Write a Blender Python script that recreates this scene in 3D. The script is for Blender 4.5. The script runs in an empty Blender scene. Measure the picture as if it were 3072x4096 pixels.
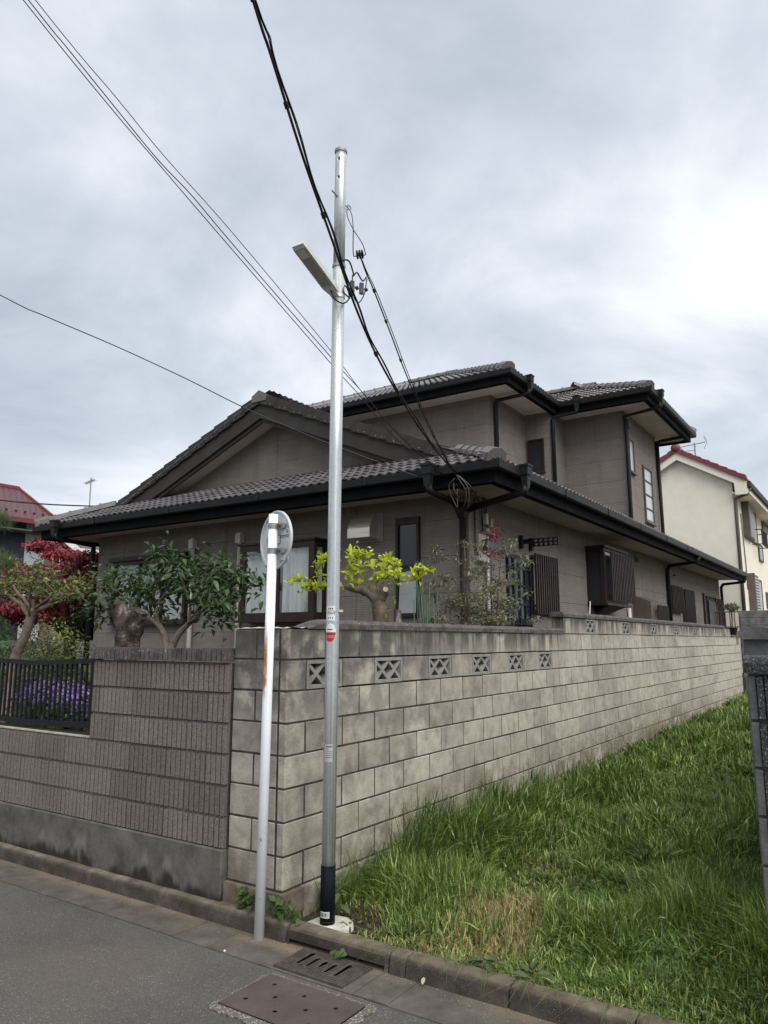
import bpy, math, random
import numpy as np
from mathutils import Vector, Matrix

# ------------------------------------------------------------------ scene, camera, sky, sun
sc = bpy.context.scene
col = sc.collection
rnd = random.Random(11)
nrg = np.random.default_rng(5)

YAW, PITCH = math.radians(33.875), math.radians(9.792)
cam_d = bpy.data.cameras.new('camera')
cam = bpy.data.objects.new('camera', cam_d)
col.objects.link(cam)
fw = Vector((math.cos(YAW)*math.cos(PITCH), math.sin(YAW)*math.cos(PITCH), math.sin(PITCH)))
rt = Vector((math.sin(YAW), -math.cos(YAW), 0))
up = rt.cross(fw)
CAM = Vector((-3.7006, -3.2373, 1.7564))
cam.matrix_world = Matrix(((rt.x, up.x, -fw.x, CAM.x), (rt.y, up.y, -fw.y, CAM.y), (rt.z, up.z, -fw.z, CAM.z), (0, 0, 0, 1)))
cam_d.sensor_fit = 'VERTICAL'
cam_d.sensor_height = 36.0
cam_d.lens = 26.08
cam_d.clip_start, cam_d.clip_end = 0.05, 2000
sc.camera = cam

SUN_EL, SUN_AZ = math.radians(50), math.radians(-116)     # azimuth from +X, counter-clockwise
world = bpy.data.worlds.new('World')
sc.world = world
world.use_nodes = True
WN, WL = world.node_tree.nodes, world.node_tree.links
WN.clear()


def wnode(t, ins=None, **at):
    n = WN.new(t)
    for k, v in at.items():
        setattr(n, k, v)
    for k, v in (ins or {}).items():
        if isinstance(v, bpy.types.NodeSocket):
            WL.new(v, n.inputs[k])
        else:
            n.inputs[k].default_value = v
    return n


sky = wnode('ShaderNodeTexSky', sky_type='NISHITA', sun_disc=False, sun_elevation=SUN_EL, sun_rotation=math.pi/2 - SUN_AZ)
tc = wnode('ShaderNodeTexCoord')
sep = wnode('ShaderNodeSeparateXYZ', {0: tc.outputs['Generated']})
zc = wnode('ShaderNodeMath', {0: sep.outputs[2], 1: 0.0}, operation='MAXIMUM')
zc = wnode('ShaderNodeMath', {0: zc.outputs[0], 1: 0.22}, operation='ADD')
dx = wnode('ShaderNodeMath', {0: sep.outputs[0], 1: zc.outputs[0]}, operation='DIVIDE')
dy = wnode('ShaderNodeMath', {0: sep.outputs[1], 1: zc.outputs[0]}, operation='DIVIDE')
cv = wnode('ShaderNodeCombineXYZ', {0: dx.outputs[0], 1: dy.outputs[0], 2: 5.5})
n1 = wnode('ShaderNodeTexNoise', {'Vector': cv.outputs[0], 'Scale': 1.05, 'Detail': 9.0, 'Roughness': 0.56, 'Distortion': 0.35})
n2 = wnode('ShaderNodeTexNoise', {'Vector': cv.outputs[0], 'Scale': 0.42, 'Detail': 2.0, 'Roughness': 0.5})
mx = wnode('ShaderNodeMath', {0: n1.outputs[0], 1: 0.62}, operation='MULTIPLY')
mx2 = wnode('ShaderNodeMath', {0: n2.outputs[0], 1: 0.38, 2: mx.outputs[0]}, operation='MULTIPLY_ADD')
rp = wnode('ShaderNodeValToRGB', {0: mx2.outputs[0]})
cr = rp.color_ramp
cr.elements[0].position, cr.elements[0].color = 0.36, (0.180, 0.202, 0.234, 1)
cr.elements[1].position, cr.elements[1].color = 0.61, (0.465, 0.475, 0.487, 1)
e = cr.elements.new(0.50)
e.color = (0.305, 0.330, 0.365, 1)
skm = wnode('ShaderNodeVectorMath', {0: sky.outputs[0]}, operation='SCALE')
skm.inputs['Scale'].default_value = 0.055
mixw = wnode('ShaderNodeMix', {0: 0.90, 6: skm.outputs[0], 7: rp.outputs[0]}, data_type='RGBA')
bg = wnode('ShaderNodeBackground', {0: mixw.outputs[2], 1: 1.0})
wo = wnode('ShaderNodeOutputWorld', {0: bg.outputs[0]})

sun_d = bpy.data.lights.new('sun', 'SUN')
sun_d.energy = 1.5
sun_d.angle = math.radians(60)
sun_d.color = (1.0, 0.975, 0.94)
sun = bpy.data.objects.new('sun', sun_d)
col.objects.link(sun)
sd = Vector((math.cos(SUN_AZ)*math.cos(SUN_EL), math.sin(SUN_AZ)*math.cos(SUN_EL), math.sin(SUN_EL)))
sun.rotation_euler = (-sd).to_track_quat('-Z', 'Y').to_euler()
sun.location = (0, 0, 30)

vs = sc.view_settings
vs.view_transform = 'Standard'
vs.look = 'None'
vs.exposure = 1.28
vs.gamma = 1.0
vs.use_curve_mapping = False


# ------------------------------------------------------------------ material helpers
class G:
    def __init__(s, name):
        s.m = bpy.data.materials.new(name)
        s.m.use_nodes = True
        s.t = s.m.node_tree
        s.N, s.L = s.t.nodes, s.t.links
        s.b = s.N['Principled BSDF']
        s._pos = None

    def n(s, t, ins=None, **at):
        nd = s.N.new(t)
        for k, v in at.items():
            setattr(nd, k, v)
        for k, v in (ins or {}).items():
            if isinstance(v, bpy.types.NodeSocket):
                s.L.new(v, nd.inputs[k])
            elif isinstance(v, tuple) and len(v) == 3 and nd.inputs[k].type == 'RGBA':
                nd.inputs[k].default_value = (*v, 1)
            else:
                nd.inputs[k].default_value = v
        return nd

    def pos(s):
        if s._pos is None:
            s._pos = s.n('ShaderNodeNewGeometry').outputs['Position']
        return s._pos

    def xyz(s):
        q = s.n('ShaderNodeSeparateXYZ', {0: s.pos()})
        return q.outputs

    def scaled(s, sx, sy, sz):
        return s.n('ShaderNodeVectorMath', {0: s.pos(), 1: (sx, sy, sz)}, operation='MULTIPLY').outputs[0]

    def noise(s, scale, detail=4., rough=.6, vec=None, dist=0.):
        return s.n('ShaderNodeTexNoise', {'Vector': vec or s.pos(), 'Scale': scale, 'Detail': detail, 'Roughness': rough, 'Distortion': dist}).outputs[0]

    def voro(s, scale, vec=None, feature='F1'):
        return s.n('ShaderNodeTexVoronoi', {'Vector': vec or s.pos(), 'Scale': scale}, feature=feature).outputs

    def ramp(s, f, stops, interp='LINEAR'):
        nd = s.n('ShaderNodeValToRGB', {0: f})
        c = nd.color_ramp
        c.interpolation = interp
        while len(c.elements) < len(stops):
            c.elements.new(.5)
        for el, (p, v) in zip(c.elements, stops):
            el.position = p
            el.color = (*v, 1) if isinstance(v, tuple) else (v, v, v, 1)
        return nd.outputs[0]

    def mix(s, f, a, b, mode='MIX'):
        return s.n('ShaderNodeMix', {0: f, 6: a, 7: b}, data_type='RGBA', blend_type=mode).outputs[2]

    def ma(s, op, a, b=0., c=0., clamp=False):
        return s.n('ShaderNodeMath', {0: a, 1: b, 2: c}, operation=op, use_clamp=clamp).outputs[0]

    def rng(s, v, a, b, c=0., d=1.):
        return s.n('ShaderNodeMapRange', {0: v, 1: a, 2: b, 3: c, 4: d}, interpolation_type='SMOOTHSTEP').outputs[0]

    def rand(s):
        return s.n('ShaderNodeObjectInfo').outputs['Random']

    def bump(s, h, strength=.3, dist=.01, prev=None):
        i = {'Height': h, 'Strength': strength, 'Distance': dist}
        if prev is not None:
            i['Normal'] = prev
        return s.n('ShaderNodeBump', i).outputs[0]

    def out(s, color=None, rough=None, metal=None, normal=None, spec=None):
        for k, v in (('Base Color', color), ('Roughness', rough), ('Metallic', metal), ('Normal', normal), ('Specular IOR Level', spec)):
            if v is None:
                continue
            if isinstance(v, bpy.types.NodeSocket):
                s.L.new(v, s.b.inputs[k])
            else:
                s.b.inputs[k].default_value = (*v, 1) if isinstance(v, tuple) else v
        return s.m


def plain(name, c, rough=.6, metal=0., var=.25, scale=6., bump=.0, bscale=60., spec=.5, rvar=0.):
    g = G(name)
    f = g.noise(scale, 5)
    a = tuple(max(0, x*(1-var)) for x in c)
    b = tuple(min(1, x*(1+var)) for x in c)
    colr = g.ramp(f, [(.3, a), (.7, b)])
    if rvar:
        colr = g.mix(g.ma('MULTIPLY', g.rand(), rvar), colr, (0.0, 0.0, 0.0))
    nm = g.bump(g.noise(bscale, 3), bump, .01) if bump else None
    rr = g.rng(g.noise(scale*3, 3), .3, .7, max(0, rough-.08), min(1, rough+.08))
    return g.out(colr, rr, metal, nm, spec)


def leaf_mat(name, c1, c2, rough=.45, trans=.3, attr=False):
    g = G(name)
    if attr:
        colr = g.n('ShaderNodeVertexColor', layer_name='Col').outputs[0]
    else:
        f = g.rand()
        f2 = g.noise(14., 2)
        colr = g.ramp(g.ma('MULTIPLY_ADD', f2, .6, g.ma('MULTIPLY', f, .45)), [(.2, c1), (.8, c2)])
    g.out(colr, rough, 0., None, .4)
    tr = g.n('ShaderNodeBsdfTranslucent', {0: colr})
    mx_ = g.n('ShaderNodeMixShader', {0: trans, 1: g.b.outputs[0], 2: tr.outputs[0]})
    g.L.new(mx_.outputs[0], g.N['Material Output'].inputs[0])
    return g.m


MT = {}


def mats():
    # ---- split-face / plain concrete block
    g = G('concrete_block')
    z = g.xyz()
    big = g.noise(2.2, 4, .55)
    mid = g.noise(9., 5, .65)
    colr = g.ramp(mid, [(.28, (.275, .251, .208)), (.5, (.388, .354, .294)), (.75, (.47, .432, .362))])
    colr = g.mix(g.ma('MULTIPLY', g.rng(g.noise(3.2, 5, .6), .46, .66), g.rng(z[0], 6., .5, .45, 1.)), colr, g.mix(1., colr, (.62, .62, .64), 'MULTIPLY'))
    rr = g.ma('MULTIPLY_ADD', g.rand(), .32, .82)
    rc = g.n('ShaderNodeCombineColor', {0: rr, 1: rr, 2: rr}).outputs[0]
    colr = g.mix(1., colr, rc, 'MULTIPLY')
    # rain streaks that run down from the coping, and soot on the corner blocks
    st = g.noise(1., 5, .6, g.scaled(7.5, 7.5, .7))
    st = g.rng(st, .38, .55)
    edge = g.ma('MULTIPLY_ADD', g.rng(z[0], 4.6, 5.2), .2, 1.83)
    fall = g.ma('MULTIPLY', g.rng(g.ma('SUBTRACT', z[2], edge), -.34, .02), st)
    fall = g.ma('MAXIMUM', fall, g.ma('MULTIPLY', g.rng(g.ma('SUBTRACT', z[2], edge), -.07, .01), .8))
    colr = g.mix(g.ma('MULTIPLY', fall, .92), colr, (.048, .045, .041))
    st2 = g.ma('MULTIPLY', g.rng(z[2], .7, 1.75), g.rng(g.noise(4.2, 5, .62), .36, .55))
    st2 = g.ma('MULTIPLY', st2, g.rng(z[0], 3.6, .2))
    colr = g.mix(g.ma('MULTIPLY', st2, .86), colr, (.072, .070, .068))
    moss = g.ma('MULTIPLY', g.rng(z[2], .85, .15), g.rng(g.noise(5., 5), .34, .60))
    colr = g.mix(g.ma('MULTIPLY', moss, .72), colr, (.135, .112, .080))
    sp = g.voro(230.)[0]
    colr = g.mix(g.rng(sp, .22, .08), colr, (.075, .07, .06))
    h = g.ma('ADD', g.ma('MULTIPLY', g.noise(170., 3), .6), g.noise(55., 3))
    MT['block'] = g.out(colr, .93, 0., g.bump(h, .55, .006), .2)

    g = G('mortar')
    MT['mortar'] = g.out(g.ramp(g.noise(18., 4), [(.3, (.035, .033, .030)), (.7, (.075, .070, .063))]), .95, 0., g.bump(g.noise(120., 3), .5, .006), .1)

    g = G('lattice_block')
    colr = g.ramp(g.noise(11., 5), [(.3, (.19, .183, .165)), (.7, (.30, .29, .26))])
    colr = g.mix(g.rng(g.voro(150.)[0], .25, .08), colr, (.05, .048, .044))
    MT['lattice'] = g.out(colr, .95, 0., g.bump(g.noise(90., 4), .8, .008), .1)

    g = G('coping_stone')
    colr = g.ramp(g.noise(9., 5), [(.3, (.05, .044, .043)), (.6, (.115, .10, .096)), (.8, (.17, .155, .145))])
    colr = g.mix(g.rng(g.noise(60., 3), .62, .72), colr, (.42, .41, .38))
    MT['coping'] = g.out(colr, .9, 0., g.bump(g.noise(70., 4), .6, .006), .2)

    # ---- ribbed wall : washed aggregate in brown grey
    g = G('ribbed_block')
    a = g.noise(3., 3)
    colr = g.ramp(g.noise(150., 3, .7), [(.3, (.082, .073, .066)), (.5, (.180, .160, .144)), (.72, (.38, .345, .31))])
    colr = g.mix(g.rng(a, .4, .65), colr, g.mix(1., colr, (.97, .90, .86), 'MULTIPLY'))
    rr = g.ma('MULTIPLY_ADD', g.rand(), .30, .66)
    rc = g.n('ShaderNodeCombineColor', {0: rr, 1: rr, 2: rr}).outputs[0]
    colr = g.mix(1., colr, rc, 'MULTIPLY')
    MT['rib'] = g.out(colr, .9, 0., g.bump(g.noise(190., 3), .6, .005), .25)

    # ---- cast concrete base with efflorescence
    g = G('stained_concrete')
    z = g.xyz()
    st = g.noise(1., 5, .58, g.scaled(5., 5., 1.5))
    colr = g.ramp(g.noise(5., 6, .65), [(.3, (.062, .057, .051)), (.7, (.155, .145, .132))])
    wob = g.ma('MULTIPLY_ADD', st, .42, -.10)
    low = g.rng(g.ma('SUBTRACT', z[2], wob), .07, .0)
    white = g.ma('MULTIPLY', g.rng(st, .55, .72), g.ma('MULTIPLY', g.rng(z[2], .06, .16), g.rng(z[2], .36, .2)))
    colr = g.mix(g.ma('MULTIPLY', white, .42), colr, (.36, .345, .33))
    colr = g.mix(low, colr, (.030, .026, .022))
    MT['base'] = g.out(colr, .92, 0., g.bump(g.noise(40., 5), .4, .008), .2)

    g = G('kerb_concrete')
    z = g.xyz()
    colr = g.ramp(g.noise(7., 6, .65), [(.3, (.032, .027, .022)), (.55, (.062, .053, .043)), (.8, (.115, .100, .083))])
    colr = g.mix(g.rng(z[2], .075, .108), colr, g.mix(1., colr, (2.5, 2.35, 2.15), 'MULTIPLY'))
    colr = g.mix(g.ma('MULTIPLY', g.rng(g.voro(120.)[0], .24, .1, 0., .7), g.rng(g.noise(8., 3), .40, .60)), colr, (.30, .28, .25))
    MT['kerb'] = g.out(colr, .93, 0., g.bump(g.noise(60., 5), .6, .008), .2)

    # ---- asphalt
    g = G('asphalt')
    z = g.xyz()
    colr = g.ramp(g.noise(1.3, 5), [(.3, (.070, .066, .060)), (.7, (.100, .094, .086))])
    colr = g.mix(1., colr, g.ramp(g.noise(120., 4, .75), [(.3, .45), (.7, 1.55)]), 'MULTIPLY')
    colr = g.mix(g.rng(g.noise(.9, 3, .5), .5, .68), colr, (.098, .086, .072))
    v = g.voro(125.)
    rndc = g.n('ShaderNodeSeparateColor', {0: v[1]}).outputs
    spk = g.ma('MULTIPLY', g.rng(v[0], .36, .22), g.rng(rndc[0], .80, .92))
    colr = g.mix(g.ma('MULTIPLY', spk, g.rng(g.noise(5., 3), .3, .7, .25, .9)), colr, (.42, .41, .385))
    colr = g.mix(g.rng(g.voro(60.)[0], .15, .5, .28, 0.), colr, (.02, .02, .02))
    ck = g.n('ShaderNodeTexVoronoi', {'Vector': g.n('ShaderNodeVectorMath', {0: g.pos(), 1: g.n('ShaderNodeTexNoise', {'Vector': g.pos(), 'Scale': 3.5, 'Detail': 5.}).outputs[1]}, operation='ADD').outputs[0], 'Scale': .55}, feature='DISTANCE_TO_EDGE').outputs[0]
    colr = g.mix(g.ma('MULTIPLY', g.rng(ck, .006, .001), g.rng(g.noise(.8, 2), .66, .72)), colr, (.022, .020, .018))
    h = g.ma('ADD', g.voro(95.)[0], g.noise(180., 2))
    MT['asphalt'] = g.out(colr, .86, 0., g.bump(h, .45, .006), .3)

    g = G('gutter_apron')
    z = g.xyz()
    colr = g.ramp(g.noise(6., 6, .65), [(.3, (.062, .055, .046)), (.7, (.125, .112, .095))])
    # sand washed against the kerb foot
    band = g.rng(g.ma('ADD', z[0], g.ma('MULTIPLY_ADD', g.noise(2.4, 4), .16, -.08)), -.24, -.15)
    band = g.ma('MULTIPLY', band, g.rng(g.noise(1.1, 3), .36, .52))
    colr = g.mix(g.ma('MULTIPLY', band, .75), colr, (.205, .152, .102))
    v = g.voro(120.)
    spk = g.ma('MULTIPLY', g.rng(v[0], .3, .12, 0., .75), g.rng(g.noise(7., 3), .46, .64))
    colr = g.mix(spk, colr, (.29, .27, .24))
    MT['apron'] = g.out(colr, .92, 0., g.bump(g.noise(110., 4), .5, .006), .2)

    g = G('exposed_mortar')
    v = g.voro(75.)
    colr = g.mix(g.rng(v[0], .1, .5), (.36, .335, .28), (.12, .108, .09))
    colr = g.mix(g.rng(g.noise(14., 3), .5, .7), colr, (.10, .085, .065))
    MT['mortarbed'] = g.out(colr, .93, 0., g.bump(v[0], .9, .008), .2)

    g = G('soil')
    colr = g.ramp(g.noise(14., 6, .7), [(.3, (.028, .021, .014)), (.7, (.085, .066, .044))])
    MT['soil'] = g.out(colr, .97, 0., g.bump(g.noise(35., 5), 1., .03), .1)

    g = G('pale_concrete')
    MT['pale'] = g.out(g.ramp(g.noise(9., 6), [(.3, (.33, .305, .26)), (.7, (.55, .525, .47))]), .93, 0., g.bump(g.noise(60., 4), .4, .005), .2)
    MT['greywall'] = plain('grey_block', (.17, .17, .165), .9, 0, .35, 5., .4, 70., .2)
    MT['darkwall'] = plain('dark_block', (.10, .098, .10), .9, 0, .4, 6., .6, 60., .2)
    g = G('dark_split_block')
    v = g.noise(120., 4, .75)
    colr = g.ramp(v, [(.4, (.018, .018, .021)), (.56, (.05, .05, .055)), (.68, (.34, .34, .35))])
    MT['darkrib'] = g.out(colr, .8, 0., g.bump(g.noise(95., 4), 1., .012), .35)

    # ---- house siding : fine horizontal courses
    def siding(name, c, line=.58):
        g = G(name)
        z = g.xyz()
        al = g.ma('ADD', z[0], z[1])
        uv = g.n('ShaderNodeCombineXYZ', {0: al, 1: z[2], 2: 0.}).outputs[0]
        br = g.n('ShaderNodeTexBrick', {'Vector': uv, 'Color1': (1, 1, 1), 'Color2': (.88, .88, .88), 'Mortar': (line, line, line), 'Scale': 1., 'Mortar Size': .003, 'Mortar Smooth': .35, 'Brick Width': .21, 'Row Height': .0303}, offset=.37)
        base = g.ramp(g.noise(2.6, 5), [(.3, tuple(x*.9 for x in c)), (.7, tuple(x*1.08 for x in c))])
        dr = g.rng(g.noise(1., 5, .6, g.scaled(5., 5., .5)), .5, .75)
        base = g.mix(g.ma('MULTIPLY', dr, .42), base, tuple(x*.55 for x in c))
        colr = g.mix(1., base, br.outputs[0], 'MULTIPLY')
        return g.out(colr, .8, 0., g.bump(br.outputs[1], .55, -.004, g.bump(g.noise(140., 3), .2, .003)), .25)
    MT['siding'] = siding('taupe_siding', (.225, .199, .176))
    MT['siding_up'] = siding('warm_taupe_siding', (.228, .201, .182))
    MT['panel_joint'] = plain('sealant_joint', (.050, .045, .041), .8)
    MT['soffit'] = plain('soffit_board', (.58, .535, .465), .8, 0, .12, 3., .1, 80.)
    MT['fascia'] = plain('black_fascia', (.007, .0072, .008), .85, 0, .3, 4., spec=.12)
    g = G('gutter_metal')
    MT['gutter'] = g.out(g.ramp(g.noise(3., 4), [(.3, (.008, .0085, .009)), (.7, (.015, .0155, .016))]), .5, 0., None, .22)
    MT['barge'] = plain('barge_board', (.040, .037, .034), .7, 0, .2, 3., spec=.2)
    g = G('glazed_tile')
    rr = g.ma('MULTIPLY_ADD', g.rand(), .9, .6)
    rc = g.n('ShaderNodeCombineColor', {0: rr, 1: rr, 2: rr}).outputs[0]
    colr = g.mix(1., g.ramp(g.noise(6., 5), [(.3, (.052, .044, .043)), (.7, (.088, .075, .072))]), rc, 'MULTIPLY')
    MT['tile'] = g.out(colr, g.rng(g.noise(20., 4), .3, .7, .10, .24), 0., g.bump(g.noise(30., 3), .08, .004), .9)
    MT['ridge'] = plain('ridge_tile_glaze', (.105, .092, .086), .34, 0, .2, 6., .1, 40., .6)
    MT['brown'] = plain('bronze_frame', (.026, .0150, .0140), .5, .0, .25, 5., spec=.3)
    MT['brown_lou'] = plain('bronze_louvre', (.030, .019, .018), .48, .0, .25, 9., spec=.35)
    MT['blackm'] = plain('black_metal', (.007, .0075, .010), .5, .0, .3, 6., spec=.25)
    g = G('dark_glass')
    MT['glass'] = g.out((.020, .024, .030), .09, 0., g.bump(g.noise(3., 2), .04, .01), .45)
    g = G('frosted_glass')
    MT['frost'] = g.out(g.ramp(g.noise(2.2, 3), [(.3, (.26, .28, .285)), (.7, (.36, .375, .37))]), .35, 0., None, .5)
    g = G('lit_sky_glass')
    MT['skyglass'] = g.out((.50, .53, .54), .16, 0., None, .8)
    g = G('clear_glass')
    g.out((1, 1, 1), .02, 0., None, .5)
    tr = g.n('ShaderNodeBsdfTransparent', {0: (.80, .82, .82)})
    gl = g.n('ShaderNodeBsdfGlossy', {0: (1, 1, 1), 1: .03})
    mx_ = g.n('ShaderNodeMixShader', {0: .07, 1: tr.outputs[0], 2: gl.outputs[0]})
    g.L.new(mx_.outputs[0], g.N['Material Output'].inputs[0])
    MT['clear'] = g.m
    MT['curtain'] = plain('lace_curtain', (.82, .83, .80), .9, 0, .06, 10.)
    MT['room_shade'] = plain('painted_room_shade', (.035, .032, .03), .9)  # darkness of unlit rooms put into the colour of flat boards and panes
    MT['pvc'] = plain('grey_pvc', (.50, .475, .425), .5, 0, .08, 6.)
    MT['white_paint'] = plain('white_plastic', (.60, .60, .58), .5, 0, .06, 5.)
    MT['beigebox'] = plain('beige_box', (.36, .33, .27), .6, 0, .15, 8.)
    g = G('stainless')
    MT['stainless'] = g.out((.62, .58, .51), .34, .7, g.bump(g.noise(4., 2, .5, g.scaled(1., 1., 6.)), .25, .02), .5)

    # ---- steel pole
    g = G('galvanised_steel')
    z = g.xyz()
    st = g.noise(1., 4, .6, g.scaled(75., 75., .35))
    sp = g.n('ShaderNodeSeparateColor', {0: g.voro(70.)[1]}).outputs[0]
    colr = g.ramp(g.ma('MULTIPLY_ADD', sp, .07, g.ma('ADD', .12, g.ma('MULTIPLY', st, .80))), [(.3, (.25, .268, .272)), (.7, (.60, .625, .625))])
    colr = g.mix(g.rng(z[2], 2.2, 4.2), colr, g.mix(1., colr, (1.15, 1.15, 1.13), 'MULTIPLY'))  # brighter reflections towards the top put into the steel colour
    MT['galv'] = g.out(colr, g.rng(st, .3, .7, .28, .46), .6, g.bump(st, .12, .003), .5)
    MT['galv_dark'] = plain('weathered_zinc', (.27, .275, .27), .5, .5, .25, 30.)
    g = G('sign_back')
    MT['signback'] = g.out(g.ramp(g.noise(5., 5, .6, g.scaled(8., 8., 1.5)), [(.3, (.46, .465, .465)), (.7, (.58, .585, .58))]), .55, .2, None, .4)
    g = G('white_post')
    z = g.xyz()
    ru = g.noise(1., 5, .6, g.scaled(38., 38., 7.))
    mk = g.ma('MULTIPLY', g.rng(z[2], 1.36, 1.5), g.rng(z[2], 1.93, 1.66))
    side = g.rng(g.ma('ADD', g.ma('MULTIPLY', z[0], -.557), g.ma('MULTIPLY', z[1], .83)), .098, .118)
    rust = g.ma('MULTIPLY', g.rng(g.ma('ADD', ru, g.ma('MULTIPLY', mk, .14)), .44, .58), g.ma('MULTIPLY', mk, side))
    base = g.ramp(g.noise(3., 4), [(.3, (.70, .725, .755)), (.7, (.77, .79, .815))])
    colr = g.mix(rust, base, g.ramp(g.noise(70., 3), [(.3, (.16, .05, .015)), (.7, (.38, .15, .05))]))
    ch = g.ma('MULTIPLY', g.rng(g.noise(16., 3), .70, .74), g.rng(z[2], .9, .3))
    colr = g.mix(ch, colr, (.12, .08, .06))
    MT['post'] = g.out(colr, .42, 0., None, .5)
    MT['blackpl'] = plain('black_sleeve', (.0035, .0042, .008), .7, 0, .3, 8., spec=.12)
    MT['cable'] = plain('cable_black', (.008, .008, .010), .5)
    MT['cable_grey'] = plain('cable_grey', (.13, .125, .12), .6)
    MT['lamp'] = plain('lamp_housing', (.62, .62, .60), .5, 0, .06, 8.)
    MT['lens'] = plain('lamp_lens', (.36, .37, .36), .22, 0, .12, 12.)
    MT['sticker_w'] = plain('white_sticker', (.62, .63, .63), .5, 0, .05)
    MT['sticker_s'] = plain('silver_sticker', (.42, .43, .42), .4, .3, .08)
    MT['sticker_r'] = plain('red_sticker', (.40, .018, .015), .45, 0, .1)
    MT['ink'] = plain('black_ink', (.010, .010, .012), .6)
    MT['rust'] = plain('rusty_bolt', (.11, .065, .045), .8, .2, .4, 60.)
    g = G('cast_iron')
    colr = g.ramp(g.noise(25., 5), [(.3, (.060, .048, .040)), (.7, (.125, .105, .09))])
    MT['iron'] = g.out(colr, .6, .35, g.bump(g.noise(120., 3), .4, .004), .4)
    g = G('rusty_plate')
    colr = g.ramp(g.noise(5., 6, .65), [(.3, (.075, .055, .050)), (.7, (.115, .088, .082))])
    colr = g.mix(g.rng(g.noise(160., 2), .6, .75), colr, (.16, .13, .12))
    MT['plate'] = g.out(colr, .62, .3, g.bump(g.noise(150., 3), .3, .003), .4)
    MT['hole_shade'] = plain('painted_hole_shade', (.002, .002, .002), .95, spec=0.)  # flat black standing in for the shade inside openings

    # ---- plants
    MT['grass'] = leaf_mat('grass_blades', None, None, .34, .3, True)
    MT['lime_leaf'] = leaf_mat('lime_leaf', (.34, .42, .012), (.60, .63, .04), .45, .5)
    MT['citrus_leaf'] = leaf_mat('citrus_leaf', (.016, .040, .010), (.058, .105, .030), .28, .18)
    MT['heart_leaf'] = leaf_mat('heart_leaf', (.030, .055, .013), (.075, .115, .028), .6, .25)
    MT['weed_leaf'] = leaf_mat('broad_weed_leaf', (.05, .075, .028), (.10, .13, .05), .7, .2)
    MT['foliage'] = leaf_mat('foliage', None, None, .45, .28, True)
    MT['horsetail'] = plain('horsetail_stem', (.030, .072, .036), .5, 0, .35, 25.)
    g = G('bark')
    b = g.noise(9., 6, .7, g.scaled(1., 1., .45))
    colr = g.ramp(b, [(.3, (.045, .034, .026)), (.7, (.17, .135, .10))])
    MT['bark'] = g.out(colr, .92, 0., g.bump(g.noise(45., 5), .7, .01), .15)
    MT['bark_pale'] = plain('pale_bark', (.20, .16, .125), .9, 0, .35, 12., .5, 50., .15)
    g = G('lichen_bark')
    colr = g.ramp(g.noise(9., 6, .75), [(.36, (.018, .013, .013)), (.55, (.085, .062, .055)), (.7, (.30, .29, .25))])
    MT['stump'] = g.out(colr, .95, 0., g.bump(g.noise(30., 6, .7), 1., .02), .1)
    MT['cutwood'] = plain('cut_wood', (.42, .36, .26), .9, 0, .25, 25.)
    MT['bark_dark'] = plain('dark_bark', (.035, .027, .023), .92, 0, .4, 12., .5, 50., .15)
    # ---- neighbours
    MT['cream'] = plain('cream_render', (.76, .72, .61), .9, 0, .05, 3., .5, 120., .2)
    g = G('red_metal_roof')
    z = g.xyz()
    w1 = g.n('ShaderNodeTexBrick', {'Vector': g.n('ShaderNodeCombineXYZ', {0: z[0], 1: g.ma('MULTIPLY', z[2], 1.9), 2: 0.}).outputs[0], 'Color1': (1, 1, 1), 'Color2': (.85, .85, .85), 'Mortar': (.25, .25, .25), 'Scale': 1., 'Mortar Size': .025, 'Brick Width': .24, 'Row Height': .26}, offset=.5)
    MT['redroof'] = g.out(g.mix(1., (.115, .038, .040), w1.outputs[0], 'MULTIPLY'), .45, 0., g.bump(w1.outputs[1], .5, -.03), .5)
    MT['redtile'] = plain('red_tile', (.15, .026, .026), .5, 0, .25, 5.)
    MT['navy'] = plain('navy_cladding', (.010, .013, .022), .6, 0, .2, 3.)
    MT['ltgrey'] = plain('grey_panel', (.36, .39, .41), .8, 0, .1, 3.)
    MT['brownwall'] = plain('brown_render', (.20, .13, .105), .9, 0, .12, 3.)
    MT['whitetrim'] = plain('white_trim', (.66, .66, .65), .6, 0, .06, 3.)
    MT['slate'] = plain('grey_slate', (.085, .085, .08), .8, 0, .3, 8.)
    MT['shutter'] = plain('brown_shutter_box', (.10, .075, .065), .6, 0, .15, 4.)
    MT['louvre_w'] = plain('grey_louvre', (.40, .385, .36), .6, 0, .1, 4.)


mats()


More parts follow.
